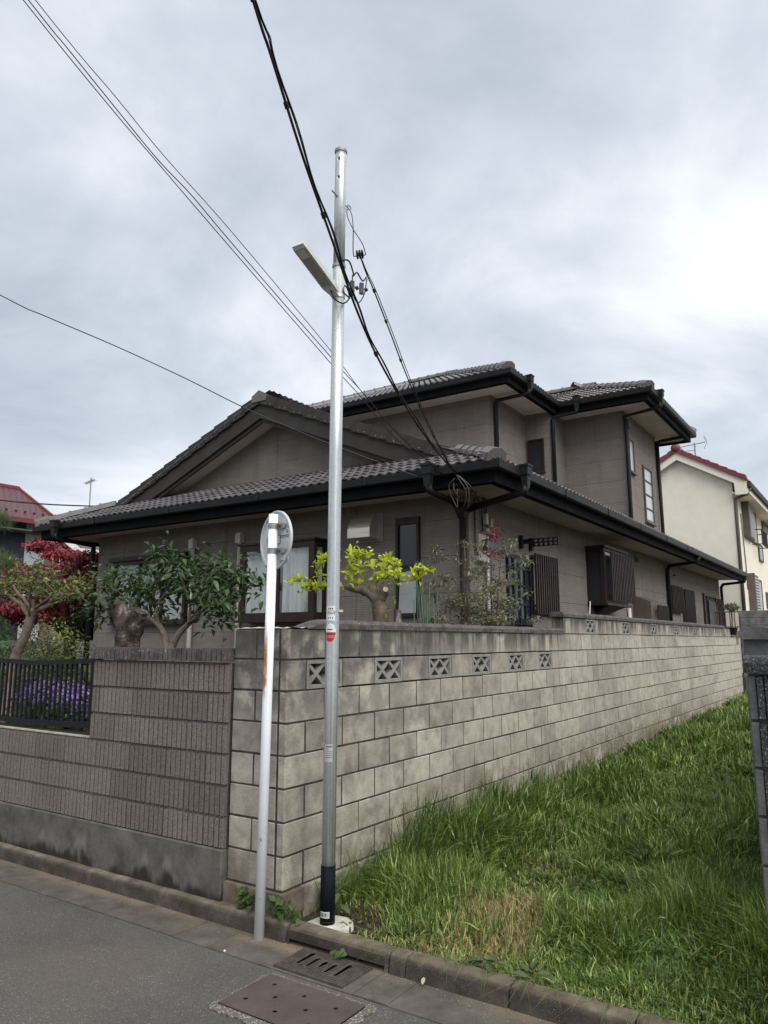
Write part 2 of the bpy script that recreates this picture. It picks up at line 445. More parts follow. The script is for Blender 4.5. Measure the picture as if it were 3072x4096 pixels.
# ------------------------------------------------------------------ geometry helpers
class MB:
    def __init__(s):
        s.v, s.f, s.m = [], [], []

    def poly(s, pts, m=0):
        k = len(s.v)
        s.v += [tuple(p) for p in pts]
        s.f.append(tuple(range(k, k+len(pts))))
        s.m.append(m)
        return s

    def raw(s, V, F, m=0):
        k = len(s.v)
        s.v += [tuple(p) for p in V]
        for f in F:
            s.f.append(tuple(i+k for i in f))
            s.m.append(m)
        return s

    def box(s, x0, x1, y0, y1, z0, z1, m=0):
        V = [(x, y, z) for z in (z0, z1) for y in (y0, y1) for x in (x0, x1)]
        return s.raw(V, [(0, 2, 3, 1), (4, 5, 7, 6), (0, 1, 5, 4), (2, 6, 7, 3), (0, 4, 6, 2), (1, 3, 7, 5)], m)

    def obox(s, c, ax, ay, az, m=0):
        """oriented box: centre and three half-axis vectors"""
        c, ax, ay, az = map(Vector, (c, ax, ay, az))
        V = [c+ax*i+ay*j+az*k for k in (-1, 1) for j in (-1, 1) for i in (-1, 1)]
        return s.raw(V, [(0, 2, 3, 1), (4, 5, 7, 6), (0, 1, 5, 4), (2, 6, 7, 3), (0, 4, 6, 2), (1, 3, 7, 5)], m)

    def chbox(s, x0, x1, y0, y1, z0, z1, c=.004, m=0, jit=0.):
        """box with chamfered edges"""
        V, idx = [], {}
        lo, hi = (x0, y0, z0), (x1, y1, z1)
        for sx in (0, 1):
            for sy in (0, 1):
                for sz in (0, 1):
                    sg = (sx, sy, sz)
                    for ax in range(3):
                        p = []
                        for a in range(3):
                            b = hi[a] if sg[a] else lo[a]
                            if a != ax:
                                b += -c if sg[a] else c
                            p.append(b + (rnd.uniform(-jit, jit) if jit else 0))
                        idx[(sg, ax)] = len(V)
                        V.append(p)
        F = []
        for ax in range(3):
            o = [a for a in range(3) if a != ax]
            for sd_ in (0, 1):
                q = []
                for (i, j) in ((0, 0), (1, 0), (1, 1), (0, 1)):
                    sg = [0, 0, 0]
                    sg[ax], sg[o[0]], sg[o[1]] = sd_, i, j
                    q.append(idx[(tuple(sg), ax)])
                F.append(tuple(q))
        for ax in range(3):
            o = [a for a in range(3) if a != ax]
            for i in (0, 1):
                for j in (0, 1):
                    a, b = [0, 0, 0], [0, 0, 0]
                    for q in (a, b):
                        q[o[0]], q[o[1]] = i, j
                    b[ax] = 1
                    F.append((idx[(tuple(a), o[0])], idx[(tuple(b), o[0])], idx[(tuple(b), o[1])], idx[(tuple(a), o[1])]))
        for sx in (0, 1):
            for sy in (0, 1):
                for sz in (0, 1):
                    F.append(tuple(idx[((sx, sy, sz), a)] for a in range(3)))
        return s.raw(V, F, m)

    def tube(s, pts, r, n=8, caps=True, m=0):
        pts = [Vector(p) for p in pts]
        rs = r if isinstance(r, (list, tuple)) else [r]*len(pts)
        k = len(s.v)
        t0 = (pts[1]-pts[0]).normalized()
        a = Vector((0, 0, 1)) if abs(t0.z) < .9 else Vector((1, 0, 0))
        u = t0.cross(a).normalized()
        for i, p in enumerate(pts):
            if i == 0:
                t = t0
            elif i == len(pts)-1:
                t = (pts[i]-pts[i-1]).normalized()
            else:
                t = ((pts[i+1]-pts[i]).normalized()+(pts[i]-pts[i-1]).normalized())
                t = t.normalized() if t.length > 1e-6 else (pts[i+1]-pts[i]).normalized()
            u = (u - t*u.dot(t)).normalized()
            w = t.cross(u)
            for j in range(n):
                an = 2*math.pi*j/n
                s.v.append(tuple(p + (u*math.cos(an)+w*math.sin(an))*rs[i]))
        for i in range(len(pts)-1):
            for j in range(n):
                a0, a1 = k+i*n+j, k+i*n+(j+1) % n
                s.f.append((a0, a1, a1+n, a0+n))
                s.m.append(m)
        if caps:
            s.f.append(tuple(k+j for j in reversed(range(n))))
            s.f.append(tuple(k+(len(pts)-1)*n+j for j in range(n)))
            s.m += [m, m]
        return s

    def prism(s, poly, off, m=0):
        n = len(poly)
        off = Vector(off)
        V = [Vector(p) for p in poly] + [Vector(p)+off for p in poly]
        F = [tuple(reversed(range(n))), tuple(range(n, 2*n))] + [(i, (i+1) % n, n+(i+1) % n, n+i) for i in range(n)]
        return s.raw(V, F, m)

    def sweep(s, path, prof, m=0, closed=True):
        """profile (outward d, z) swept along a plan path with mitred corners; outward is the left of travel"""
        P = [Vector((p[0], p[1])) for p in path]
        D = [(P[i+1]-P[i]).normalized() for i in range(len(P)-1)]
        Nn = [Vector((-d.y, d.x)) for d in D]
        k, n = len(s.v), len(prof)
        for i, p in enumerate(P):
            if i == 0:
                w = Nn[0]
            elif i == len(P)-1:
                w = Nn[-1]
            else:
                b = Nn[i-1]+Nn[i]
                w = b / (1+Nn[i-1].dot(Nn[i]))
            for (d, z) in prof:
                q = p+w*d
                s.v.append((q.x, q.y, z))
        rngj = range(n) if closed else range(n-1)
        for i in range(len(P)-1):
            for j in rngj:
                a, b = k+i*n+j, k+i*n+(j+1) % n
                s.f.append((a, b, b+n, a+n))
                s.m.append(m)
        if closed:
            s.f.append(tuple(k+j for j in range(n)))
            s.f.append(tuple(k+(len(P)-1)*n+j for j in reversed(range(n))))
            s.m += [m, m]
        return s

    def mesh(s, name, ms, smooth=False):
        me = bpy.data.meshes.new(name)
        me.from_pydata(s.v, [], s.f)
        for m_ in (ms if isinstance(ms, (list, tuple)) else [ms]):
            me.materials.append(MT[m_])
        me.polygons.foreach_set('material_index', s.m)
        if smooth:
            me.polygons.foreach_set('use_smooth', [True]*len(s.f))
        me.update()
        return me

    def build(s, name, ms, parent=None, smooth=False, norm=True):
        me = s.mesh(name, ms, smooth)
        if norm:
            fixnorm(me)
        return link(name, me, parent)


import bmesh


def fixnorm(me):
    b = bmesh.new()
    b.from_mesh(me)
    bmesh.ops.recalc_face_normals(b, faces=b.faces)
    b.to_mesh(me)
    b.free()


def link(name, me, parent=None, M=None):
    o = bpy.data.objects.new(name, me)
    col.objects.link(o)
    if M is not None:
        o.matrix_basis = M
    if parent is not None:
        o.parent = parent
        if parent.type == 'EMPTY':
            o.matrix_parent_inverse = Matrix.Translation(-Vector(parent.location))
    return o


def thing(name, label, cat, loc=(0, 0, 0), group=None):
    o = bpy.data.objects.new(name, None)
    o.empty_display_size = .2
    o.location = loc
    col.objects.link(o)
    return tag(o, label, cat, group)


def tag(o, label, cat, group=None):
    o['label'] = label
    o['category'] = cat
    if group:
        o['group'] = group
    return o


def struct(o):
    o['kind'] = 'structure'
    return o


def stuff(o):
    o['kind'] = 'stuff'
    return o


def frame(o, x, y, z):
    """4x4 from origin and three axis vectors"""
    x, y, z, o = map(Vector, (x, y, z, o))
    return Matrix(((x.x, y.x, z.x, o.x), (x.y, y.y, z.y, o.y), (x.z, y.z, z.z, o.z), (0, 0, 0, 1)))


def mesh_np(name, V, F, mat, cols=None, smooth=False):
    me = bpy.data.meshes.new(name)
    nv, nf, k = len(V), len(F), F.shape[1]
    me.vertices.add(nv)
    me.vertices.foreach_set('co', np.asarray(V, np.float32).ravel())
    me.loops.add(nf*k)
    me.loops.foreach_set('vertex_index', np.asarray(F, np.int32).ravel())
    me.polygons.add(nf)
    me.polygons.foreach_set('loop_start', np.arange(0, nf*k, k, dtype=np.int32))
    me.polygons.foreach_set('loop_total', np.full(nf, k, np.int32))
    if smooth:
        me.polygons.foreach_set('use_smooth', np.ones(nf, bool))
    if cols is not None:
        ca = me.color_attributes.new('Col', 'FLOAT_COLOR', 'POINT')
        c4 = np.ones((nv, 4), np.float32)
        c4[:, :3] = cols
        ca.data.foreach_set('color', c4.ravel())
    me.materials.append(MT[mat])
    me.update(calc_edges=True)
    return me


def norm(a):
    return a/np.maximum(np.linalg.norm(a, axis=1, keepdims=True), 1e-9)


def leaves_np(P, D, Nm, L, W, cols, fold=.25, curl=.15):
    """leaf blades: base P, direction D, face normal Nm"""
    D = norm(D)
    S = norm(np.cross(D, Nm))
    U = np.cross(S, D)
    L, W = L[:, None], W[:, None]
    mid = P+D*L*.42-U*W*fold*.6
    lf = P+D*L*.45+S*W*.5+U*W*fold*.5
    rg = P+D*L*.45-S*W*.5+U*W*fold*.5
    tip = P+D*L-U*L*curl
    V = np.stack([P, lf, mid, rg, tip], 1).reshape(-1, 3)
    k = np.arange(len(P))[:, None]*5
    F = np.concatenate([k+np.array([[0, 2, 1]]), k+np.array([[0, 3, 2]]), k+np.array([[1, 2, 4]]), k+np.array([[2, 3, 4]])], 0)
    return V, F, np.repeat(cols, 5, 0)


def leaf_mesh(name, L, W, mat, fold=.2, curl=.18, heart=False):
    """one leaf along +X, normal +Z"""
    st = [0, .12, .35, .62, .85, 1.] if not heart else [0, .05, .28, .58, .84, 1.]
    wd = [.05, .55, 1., .82, .4, .0] if not heart else [.25, .95, 1., .72, .32, 0.]
    V = []
    for t, w in zip(st, wd):
        z = -curl*L*t*t
        V.append((t*L, 0, z))
        V.append((t*L-(.06*L if heart and t < .1 else 0), w*W*.5, z+fold*w*W*.5))
        V.append((t*L-(.06*L if heart and t < .1 else 0), -w*W*.5, z+fold*w*W*.5))
    F = []
    for i in range(5):
        a, b = i*3, i*3+3
        if i < 4:
            F += [(a, b, b+1, a+1), (a, a+2, b+2, b)]
        else:
            F += [(a, b, a+1), (a, a+2, b)]
    me = bpy.data.meshes.new(name)
    me.from_pydata(V, [], F)
    me.materials.append(MT[mat])
    me.polygons.foreach_set('use_smooth', [True]*len(F))
    me.update()
    return me


def leaf_inst(me, parent, p, d, nrm, s):
    d = Vector(d).normalized()
    nrm = Vector(nrm)
    y = nrm.cross(d)
    y = y.normalized() if y.length > 1e-4 else Vector((0, 1, 0))
    z = d.cross(y)
    return link('leaf', me, parent, frame(p, d*s, y*s, z*s))


def text_mesh(txt, size, o, x, z, mat, parent, name='lettering'):
    """flat lettering; x reading direction, z up direction"""
    cu = bpy.data.curves.new('txt', 'FONT')
    cu.body = txt
    cu.size = size
    cu.align_x, cu.align_y = 'CENTER', 'CENTER'
    ob = bpy.data.objects.new('txt', cu)
    col.objects.link(ob)
    bpy.context.view_layer.update()
    me = bpy.data.meshes.new_from_object(ob.evaluated_get(bpy.context.evaluated_depsgraph_get()))
    bpy.data.objects.remove(ob)
    me.materials.clear()
    me.materials.append(MT[mat])
    x, z = Vector(x), Vector(z)
    return link(name, me, parent, frame(o, x, z, x.cross(z)))

ZW = 1.83          # top of the first course of the block wall
GZ = .75           # garden level behind the walls


# ------------------------------------------------------------------ ground, road, kerb
def lot_z(x, y):
    x, y = np.asarray(x, float), np.asarray(y, float)
    return .055-.03*np.exp(-((x-.13)**2+(y+.27)**2)/.045)+.0135*np.maximum(x, 0)+.02*np.sin(x*1.7+y*2.1)*np.clip(x/1.5, 0, 1)+.015*np.sin(x*.9-y*3.1)*np.clip(x/1.5, 0, 1)


def ground():
    struct(MB().poly([(-250, -250, -.35), (250, -250, -.35), (250, 250, -.35), (-250, 250, -.35)]).build('ground', 'apron', norm=False))
    struct(MB().poly([(-9, -70, 0), (-.405, -70, 0), (-.405, 70, 0), (-9, 70, 0)]).build('road', 'asphalt', norm=False))
    b = MB()
    for y0, y1 in ((-30, -1.04), (-1.035, -.83), (-.825, .205), (.21, .50), (.505, 1.8), (1.805, 30)):
        b.box(-.402+rnd.uniform(-.008, .004), -.05, y0, y1, -.1, .004+rnd.uniform(0, .002))
    struct(b.build('gutter_apron', 'apron'))
    # grass lot
    nx, ny = 130, 110
    xs, ys = 24*np.linspace(0, 1, nx)**1.8, -9*np.linspace(1, 0, ny)**1.8
    V = [(x, y, float(lot_z(x, y))) for y in ys for x in xs]
    F = [(j*nx+i, j*nx+i+1, (j+1)*nx+i+1, (j+1)*nx+i) for j in range(ny-1) for i in range(nx-1)]
    struct(MB().raw(V, F).build('grass_lot', 'soil', smooth=True, norm=False))
    struct(MB().box(.1, 30, .12, 16, -.3, GZ).build('garden_ground', 'soil'))
    # kerb stones
    k = struct(bpy.data.objects.new('kerb', None))
    col.objects.link(k)
    prof = [(-.118, -.1), (-.112, .0), (-.099, .075), (-.088, .096), (-.070, .105), (-.012, .108), (.018, .098), (.02, -.1)]
    ys = [-.13, -.85, -.955, -1.545]
    while ys[-1] > -12:
        ys.append(ys[-1]-.6)
    up_ = [-.13, 4.2, 6.2, 8.2, 10.2, 12.2, 14.2]
    segs = [(ys[i+1], ys[i]) for i in range(len(ys)-1)] + [(up_[i], up_[i+1]) for i in range(len(up_)-1)]
    for y0, y1 in segs:
        b = MB()
        dz, dxx = rnd.uniform(-.004, .004), rnd.uniform(-.004, .004)
        if y0 > -.2:
            dz += .012*min(1, (y0+.13)/.6)
        # a worn arris: several slightly uneven rings along the stone
        cuts = [y0+.004+(y1-y0-.008)*t for t in (0, .03, .2, .38, .55, .73, .9, .97, 1)] if y1-y0 < 1 else [y0+.004+(y1-y0-.008)*t/40 for t in range(41)]
        notch = (y0 < -.5 and y1 > -.2)
        rings = []
        for y in cuts:
            rings.append([(x+dxx+rnd.uniform(-.0025, .0025)+(.004 if y in (cuts[0], cuts[-1]) else 0), y, z+dz+rnd.uniform(-.003, .003)-(.004 if y in (cuts[0], cuts[-1]) and z > .05 else 0)) for x, z in prof])
        V = [p for r_ in rings for p in r_]
        n = len(prof)
        F = [tuple(range(n)), tuple(reversed(range(len(V)-n, len(V))))]
        for i in range(len(rings)-1):
            for j in range(n):
                a, c = i*n+j, i*n+(j+1) % n
                if notch and j in (0, 1) and 1 <= i <= 6:
                    continue
                F.append((a, c, c+n, a+n))
        if notch:   # storm inlet: the foot of this stone is open above the grate
            b.raw(V, F)
            b.box(-.107, -.02, cuts[1]+.002, cuts[7]-.002, .036, .086)
            b.poly([(-.05, cuts[1], -.05), (-.05, cuts[7], -.05), (-.05, cuts[7], .06), (-.05, cuts[1], .06)], 1)  # black sheet painting the shade inside the inlet
            b.build('kerb_stone', ['kerb', 'hole_shade'], k)
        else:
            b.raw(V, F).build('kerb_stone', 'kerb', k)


ground()


def bool_cut(b, cutters, mats_, name, parent):
    o = b.build('tmp_a', mats_)
    c = cutters.build('tmp_b', mats_)
    md = o.modifiers.new('b', 'BOOLEAN')
    md.operation, md.object, md.solver = 'DIFFERENCE', c, 'EXACT'
    bpy.context.view_layer.update()
    me = bpy.data.meshes.new_from_object(o.evaluated_get(bpy.context.evaluated_depsgraph_get()))
    bpy.data.objects.remove(o)
    bpy.data.objects.remove(c)
    me.name = name
    return link(name, me, parent)


def street_iron():
    # steel cover plate in its mortar bed
    t = thing('steel_cover_plate', 'flat brown steel cover plate with round holes bedded in pale mortar', 'cover plate', (-.68, -.67, 0))
    b = MB().box(-.862, -.488, -.975, -.36, .0178, .022)
    c = MB()
    for x, y in [(-.569, -.461), (-.761, -.444), (-.668, -.555), (-.581, -.667), (-.777, -.65), (-.685, -.764), (-.595, -.875), (-.785, -.86)]:
        c.tube([(x, y, -.05), (x, y, .05)], .0125, 14)
    bool_cut(b, c, 'plate', 'plate', t)
    MB().box(-.8605, -.4895, -.9735, -.3615, .0045, .0172).build('hole_shade_fill', 'hole_shade', t)  # solid black fill; depth shade under the holes put into its colour
    # ragged bed
    out, inn = [], []
    pts = [(-.92, -.335), (-.78, -.325), (-.62, -.318), (-.465, -.322), (-.435, -.5), (-.43, -.7), (-.425, -.95), (-.44, -1.04), (-.65, -1.05), (-.9, -1.05), (-.925, -.8), (-.935, -.55)]
    ip = [(-.862, -.36), (-.488, -.36), (-.488, -.975), (-.862, -.975)]
    n = 72
    def ring(poly, n):
        P = [Vector((*p, 0)) for p in poly]+[Vector((*poly[0], 0))]
        L = [0]
        for i in range(len(P)-1):
            L.append(L[-1]+(P[i+1]-P[i]).length)
        o = []
        for q in range(n):
            d = L[-1]*q/n
            i = max(j for j in range(len(L)-1) if L[j] <= d)
            o.append(P[i].lerp(P[i+1], (d-L[i])/(L[i+1]-L[i])))
        return o
    ctr = Vector((-.675, -.67, 0))
    V, F = [], []
    for q in range(n):
        an = 2*math.pi*q/n
        d = Vector((math.cos(an), math.sin(an), 0))
        # ray from the centre to the inner rectangle and to the ragged edge
        hx, hy = .187, .3075
        ti = min(hx/abs(d.x) if abs(d.x) > 1e-6 else 9, hy/abs(d.y) if abs(d.y) > 1e-6 else 9)
        ho, hp = .187+.040, .3075+.042
        to = min(ho/abs(d.x) if abs(d.x) > 1e-6 else 9, hp/abs(d.y) if abs(d.y) > 1e-6 else 9)
        to = min(to, math.hypot(hx, hy)+.05)+rnd.uniform(-.012, .012)
        a, o_ = ctr+d*(ti+.001), ctr+d*to
        V += [(a.x, a.y, .015), (o_.x, o_.y, .0085), (o_.x, o_.y, .001)]
    for q in range(n):
        a, c_ = q*3, ((q+1) % n)*3
        F += [(a, c_, c_+1, a+1), (a+1, c_+1, c_+2, a+2)]
    MB().raw(V, F).build('mortar_bed', 'mortarbed', t, norm=False)

    t = thing('drain_grate', 'cast iron drain grate with curved slots against the kerb inlet', 'drain grate', (-.235, -.52, 0))
    b = MB().box(-.372, -.118, -.742, -.298, .0168, .020)
    c = MB()
    for y, x0, x1 in [(-.385, -.30, -.165), (-.452, -.30, -.20), (-.515, -.27, -.215), (-.580, -.305, -.215), (-.650, -.31, -.175)]:
        c.prism([(x0-.01, y, -.02), (x0, y-.010, -.02), (x1, y-.015, -.02), (x1+.014, y-.006, -.02), (x1+.014, y+.008, -.02), (x1, y+.015, -.02), (x0, y+.009, -.02)], (0, 0, .08))
    bool_cut(b, c, 'iron', 'grate_lid', t)
    MB().box(-.3705, -.1195, -.7405, -.2995, .005, .0162).build('hole_shade_fill', 'hole_shade', t)  # black slab below the slots, painting the shade of a deep drain
    r = MB()
    for i in range(13):
        x = -.362+i*.0175
        for j in range(30):
            y = -.735+j*.0145
            if any(abs(y-yy) < .019 and x0-.02 < x < x1+.022 for yy, x0, x1 in [(-.385, -.30, -.165), (-.452, -.30, -.20), (-.515, -.27, -.215), (-.580, -.305, -.215), (-.650, -.31, -.175)]):
                continue
            r.box(x, x+.008, y, y+.0105, .0200, .0232)
    stuff(r.build('tread_stud', 'iron', t, norm=False))
    f = MB()
    f.box(-.386, -.374, -.755, -.285, .002, .018).box(-.374, -.112, -.755, -.744, .002, .018).box(-.374, -.112, -.296, -.285, .002, .018)
    f.build('grate_frame', 'iron', t)


street_iron()


# ------------------------------------------------------------------ right block wall
def lattice_mesh():
    b = MB()
    w, h, d = .39, .19, .11
    fr = .026
    b.box(0, w, 0, d, 0, fr).box(0, w, 0, d, h-fr, h).box(0, fr, 0, d, fr, h-fr).box(w-fr, w, 0, d, fr, h-fr)
    zc_ = h/2
    iw = (w-2*fr)/2
    for i in range(2):
        cx = fr+iw*(i+.5)
        for sgn in (-1, 1):
            a = Vector((iw/2, 0, sgn*(h/2-fr)))
            ln = a.length
            a.normalize()
            nn = Vector((-a.z, 0, a.x))
            dep = .002 if sgn > 0 else .0035
            b.obox((cx, d/2+dep, zc_), a*(ln+.006), (0, d/2-.004, 0), nn*.0125)
    return b.mesh('lattice_block', 'lattice')


def block_wall():
    t = thing('block_wall', 'long pale concrete block wall with lattice blocks running beside the grass', 'block wall', (0, 0, .05))
    L = 17.7
    c = MB()
    c.box(.0045, .2, .0035, .06, .1, ZW-.004)
    c.box(.2, L-.01, .0035, .142, .1, ZW-.402)
    c.box(.2, L-.01, .118, .142, ZW-.402, ZW-.004)
    c.box(4.62, 17.19, .0035, .118, ZW-.402, ZW-.004)
    c.build('mortar_core', 'mortar', t)
    MB().box(.172, L, -.034, .18, -.1, ZW-1.605).build('footing', 'block', t)
    def bl(w, th):
        return [MB().chbox(0, w, 0, th, 0, .19, .0045, jit=.0013).mesh('block', 'block') for _ in range(4)]
    full, half, cfull, chalf = bl(.39, .15), bl(.19, .15), bl(.392, .058), bl(.192, .058)
    lat = lattice_mesh()
    vents2 = {.2, 1.0, 1.8, 2.6, 3.4, 4.2}
    items = []
    for k in range(1, 9):
        z = ZW-.2*k+.005
        x = 0.
        first = True
        while x < L-.05:
            ln = .4 if (k % 2 or not first) else .2
            ln = min(ln, L-x)
            if k == 2 and any(abs(x-v) < .01 for v in vents2):
                link('lattice_block', lat, t, Matrix.Translation((x+.005, .004, z)))
            elif k == 1 and abs(x-17.2) < .05:
                link('lattice_block', lat, t, Matrix.Translation((x+.005, .004, z)))
            else:
                ms = (cfull if ln > .3 else chalf) if first else (full if ln > .35 else half)
                sc_ = 1. if ln in (.4, .2) else (ln-.01)/.19 if ln < .35 else (ln-.01)/.39
                items.append((x, rnd.choice(ms), Vector((x+(.001 if first else .005), rnd.uniform(-.0015, .0015), z)), sc_))
            x += ln
            first = False
    x = 5.0
    vv = {5.8+1.6*i for i in range(7)}
    while x < 16.45:
        ln = min(.4, 16.45-x)
        z = ZW+.005
        if any(abs(x-v) < .01 for v in vv):
            link('lattice_block', lat, t, Matrix.Translation((x+.005, .004, z)))
        elif ln > .06:
            items.append((x, rnd.choice(full), Vector((x+.005, rnd.uniform(-.0015, .0015), z)), (ln-.01)/.39))
        x += ln
    items.sort(key=lambda i: i[0])
    for i, (x, me, p, s_) in enumerate(items):
        if i < 298:
            link('block', me, t, Matrix.Translation(p) @ Matrix.Diagonal((s_, 1, 1, 1)))
    b = MB()
    for x, me, p, s_ in items[298:]:
        b.raw([(v.co.x*s_+p.x, v.co.y+p.y, v.co.z+p.z) for v in me.vertices], [tuple(f.vertices) for f in me.polygons])
    stuff(b.build('far_block', 'block', t, norm=False))
    MB().box(5.01, 16.44, .118, .142, ZW+.006, ZW+.19).build('upper_mortar_core', 'mortar', t)
    # coping stones : low stretch
    def cope(x0, x1, z0, h, rag=False):
        b = MB()
        y0, y1 = -.012, .162
        pr = [(y0, z0), (y0-.002, z0+h*.55), (y0+.016, z0+h*.92), (y0+.05, z0+h), (y1-.05, z0+h), (y1-.016, z0+h*.92), (y1, z0+h*.55), (y1, z0)]
        nn = 4
        V = []
        for i in range(nn):
            x = x0+.003+(x1-x0-.006)*i/(nn-1)
            k = 1.
            if rag:
                k = (.12, .45, .9, 1.)[i]
                x += (0, -.02, .0, 0)[i]
            for y, z in pr:
                V.append((x+rnd.uniform(-.002, .002), y+rnd.uniform(-.002, .002), z0+(z-z0)*k+(rnd.uniform(-.003, .003) if z > z0 else 0)))
        n = len(pr)
        F = [tuple(range(n)), tuple(reversed(range((nn-1)*n, nn*n)))]
        F += [(i*n+j, i*n+(j+1) % n, (i+1)*n+(j+1) % n, (i+1)*n+j) for i in range(nn-1) for j in range(n)]
        b.raw(V, F).build('coping_stone', 'coping', t)
    cope(.20, .44, ZW+.002, .065, True)
    x = .44
    while x < 4.99:
        x1 = min(x+.4, 4.995)
        cope(x, x1, ZW+.002, .064)
        x = x1
    x = 4.97
    while x < 15.6:
        cope(x, min(x+.4, 15.65), ZW+.202, .066)
        x += .4
    cope(16.5, 17.1, ZW+.002, .05)
    cope(17.1, 17.7, ZW+.002, .05)
    # short return of the wall along the street
    for k in range(1, 9):
        z = ZW-.2*k+.005
        if k % 2:
            spans = [(.073, .268), (.278, .472)]
        else:
            spans = [(.073, .472)]
        for y0, y1 in spans:
            MB().chbox(0+rnd.uniform(0, .002), .15, y0, y1, z, z+.19, .0045, jit=.0012).build('block', 'block', t)
    MB().box(.004, .14, .0605, .466, .1, ZW-.004).build('return_core', 'mortar', t)
    MB().box(-.03, .17, -.034, .475, -.1, ZW-1.606).build('return_footing', 'kerb', t)
    # skim of pale mortar left where the coping is missing
    b = MB()
    n = 14
    V, F = [], []
    for i in range(n+1):
        y = .02+.45*i/n
        for x in (.004, .06, .13):
            V.append((x, y, ZW+.001+rnd.uniform(.002, .014)*(1 if x > .01 else .3)))
    for i in range(n):
        for j in range(2):
            F.append((i*3+j, i*3+j+1, (i+1)*3+j+1, (i+1)*3+j))
    b.raw(V, F)
    V = [(.13+.02*i, y, ZW+.001+rnd.uniform(.002, .013)) for i in range(5) for y in (.006, .07, .14)]
    F = [(i*3+j, i*3+j+1, (i+1)*3+j+1, (i+1)*3+j) for i in range(4) for j in range(2)]
    b.raw(V, F)
    b.build('mortar_skim', 'pale', t, norm=False)


block_wall()


# ------------------------------------------------------------------ ribbed street wall
def rib_mesh(w, h, nr, name, x_face=-.031, top=.014, mat='rib'):
    b = MB()
    b.box(-.012, .09, 0, w, 0, h)
    m_ = w/nr
    for i in range(nr):
        g_ = .0052
        a, c = i*m_+g_*rnd.uniform(.8, 1.2), (i+1)*m_-g_*rnd.uniform(.8, 1.2)
        xf = x_face+rnd.uniform(-.0015, .0015)
        zt = h-top+rnd.uniform(-.002, .002)
        pts = [(-.0115, a+.001, .002), (xf+.003, a, .002), (xf, a+.003, .002), (xf, c-.003, .002), (xf+.003, c, .002), (-.0115, c-.001, .002)]
        b.prism(pts, (0, 0, zt-.002))
    return b.mesh(name, mat)


def ribbed_wall():
    t = thing('ribbed_wall', 'brown grey ribbed block wall on a stained concrete base along the street', 'garden wall', (0, 1.2, 0))
    fulls = [rib_mesh(.394, .193, 8, 'ribbed_block') for _ in range(3)]
    MB().box(-.005, .08, .485, 1.972, .41, 1.60).box(-.005, .08, 1.972, 8, .41, 1.012).build('mortar_core', 'mortar', t)
    def course(y0, y1, z, off):
        y = y0-off
        while y < y1-.01:
            a, c = max(y, y0), min(y+.4, y1)
            if c-a > .06:
                if c-a > .39:
                    link('ribbed_block', rnd.choice(fulls), t, Matrix.Translation((rnd.uniform(-.001, .001), a+.003, z+.003)))
                else:
                    nr = max(2, round((c-a)/.0492))
                    link('ribbed_block', rib_mesh(c-a-.006, .193, nr, 'ribbed_block'), t, Matrix.Translation((0, a+.003, z+.003)))
            y += .4
    for k in range(6):
        z = .415+k*.198
        course(.484, 1.978 if k >= 3 else 7.2, z, 0 if k % 2 else .2)
    # coping of the tall stretch
    y = .49
    while y < 1.96:
        y1 = min(y+.4, 1.985)
        link('ribbed_coping', rib_mesh(y1-y-.005, .088, max(2, round((y1-y)/.0492)), 'ribbed_coping', -.034, .004, 'coping'), t, Matrix.Translation((-.024, y+.002, 1.612)))
        y = y1
    MB().box(-.022, .11, 1.985, 7.2, 1.009, 1.021).build('top_slab', 'pale', t)
    MB().box(.002, .11, 1.99, 7.2, 1.021, 1.026).build('moss_strip', 'soil', t)
    b = MB()
    b.chbox(-.047, .09, .484, 8, -.05, .412, .006)
    b.build('concrete_base', 'base', t)


ribbed_wall()


def fence():
    t = thing('metal_fence', 'low black metal railing with thin bars and sagging top rail', 'fence', (.05, 3, 1.02))
    x = .05
    def post(y):
        p = MB().chbox(x-.03, x+.03, y-.03, y+.03, 1.018, 1.618, .004).build('post', 'blackm', t)
        MB().chbox(x-.033, x+.033, y-.033, y+.033, 1.612, 1.622, .002).build('post_cap', 'galv_dark' if y < 2.1 else 'blackm', p)
    post(2.035)
    post(4.0)
    def zs(y):   # sag of the rails
        return -.030*max(0, 1-abs(y-2.93)/(.87 if y < 2.93 else 1.05)) if 2.06 < y < 3.98 else 0.
    def rail(z0, z1, nm):
        b = MB()
        for a, c in ((2.068, 2.93), (2.93, 3.968), (4.032, 5.6)):
            za, zc_ = zs(a), zs(c)
            b.raw([(x-.02, a, z0+za), (x+.02, a, z0+za), (x+.02, a, z1+za), (x-.02, a, z1+za), (x-.02, c, z0+zc_), (x+.02, c, z0+zc_), (x+.02, c, z1+zc_), (x-.02, c, z1+zc_)], [(0, 1, 2, 3), (4, 7, 6, 5), (0, 4, 5, 1), (1, 5, 6, 2), (2, 6, 7, 3), (3, 7, 4, 0)])
        b.build(nm, 'blackm', t)
    rail(1.572, 1.612, 'top_rail')
    rail(1.072, 1.116, 'bottom_rail')
    y = 2.105
    while y < 5.5:
        if abs(y-4.0) > .04:
            s_ = zs(y)
            MB().box(x-.008, x+.008, y-.0085, y+.0085, 1.112+s_, 1.575+s_).build('baluster', 'blackm', t, norm=False)
        y += .0685


fence()


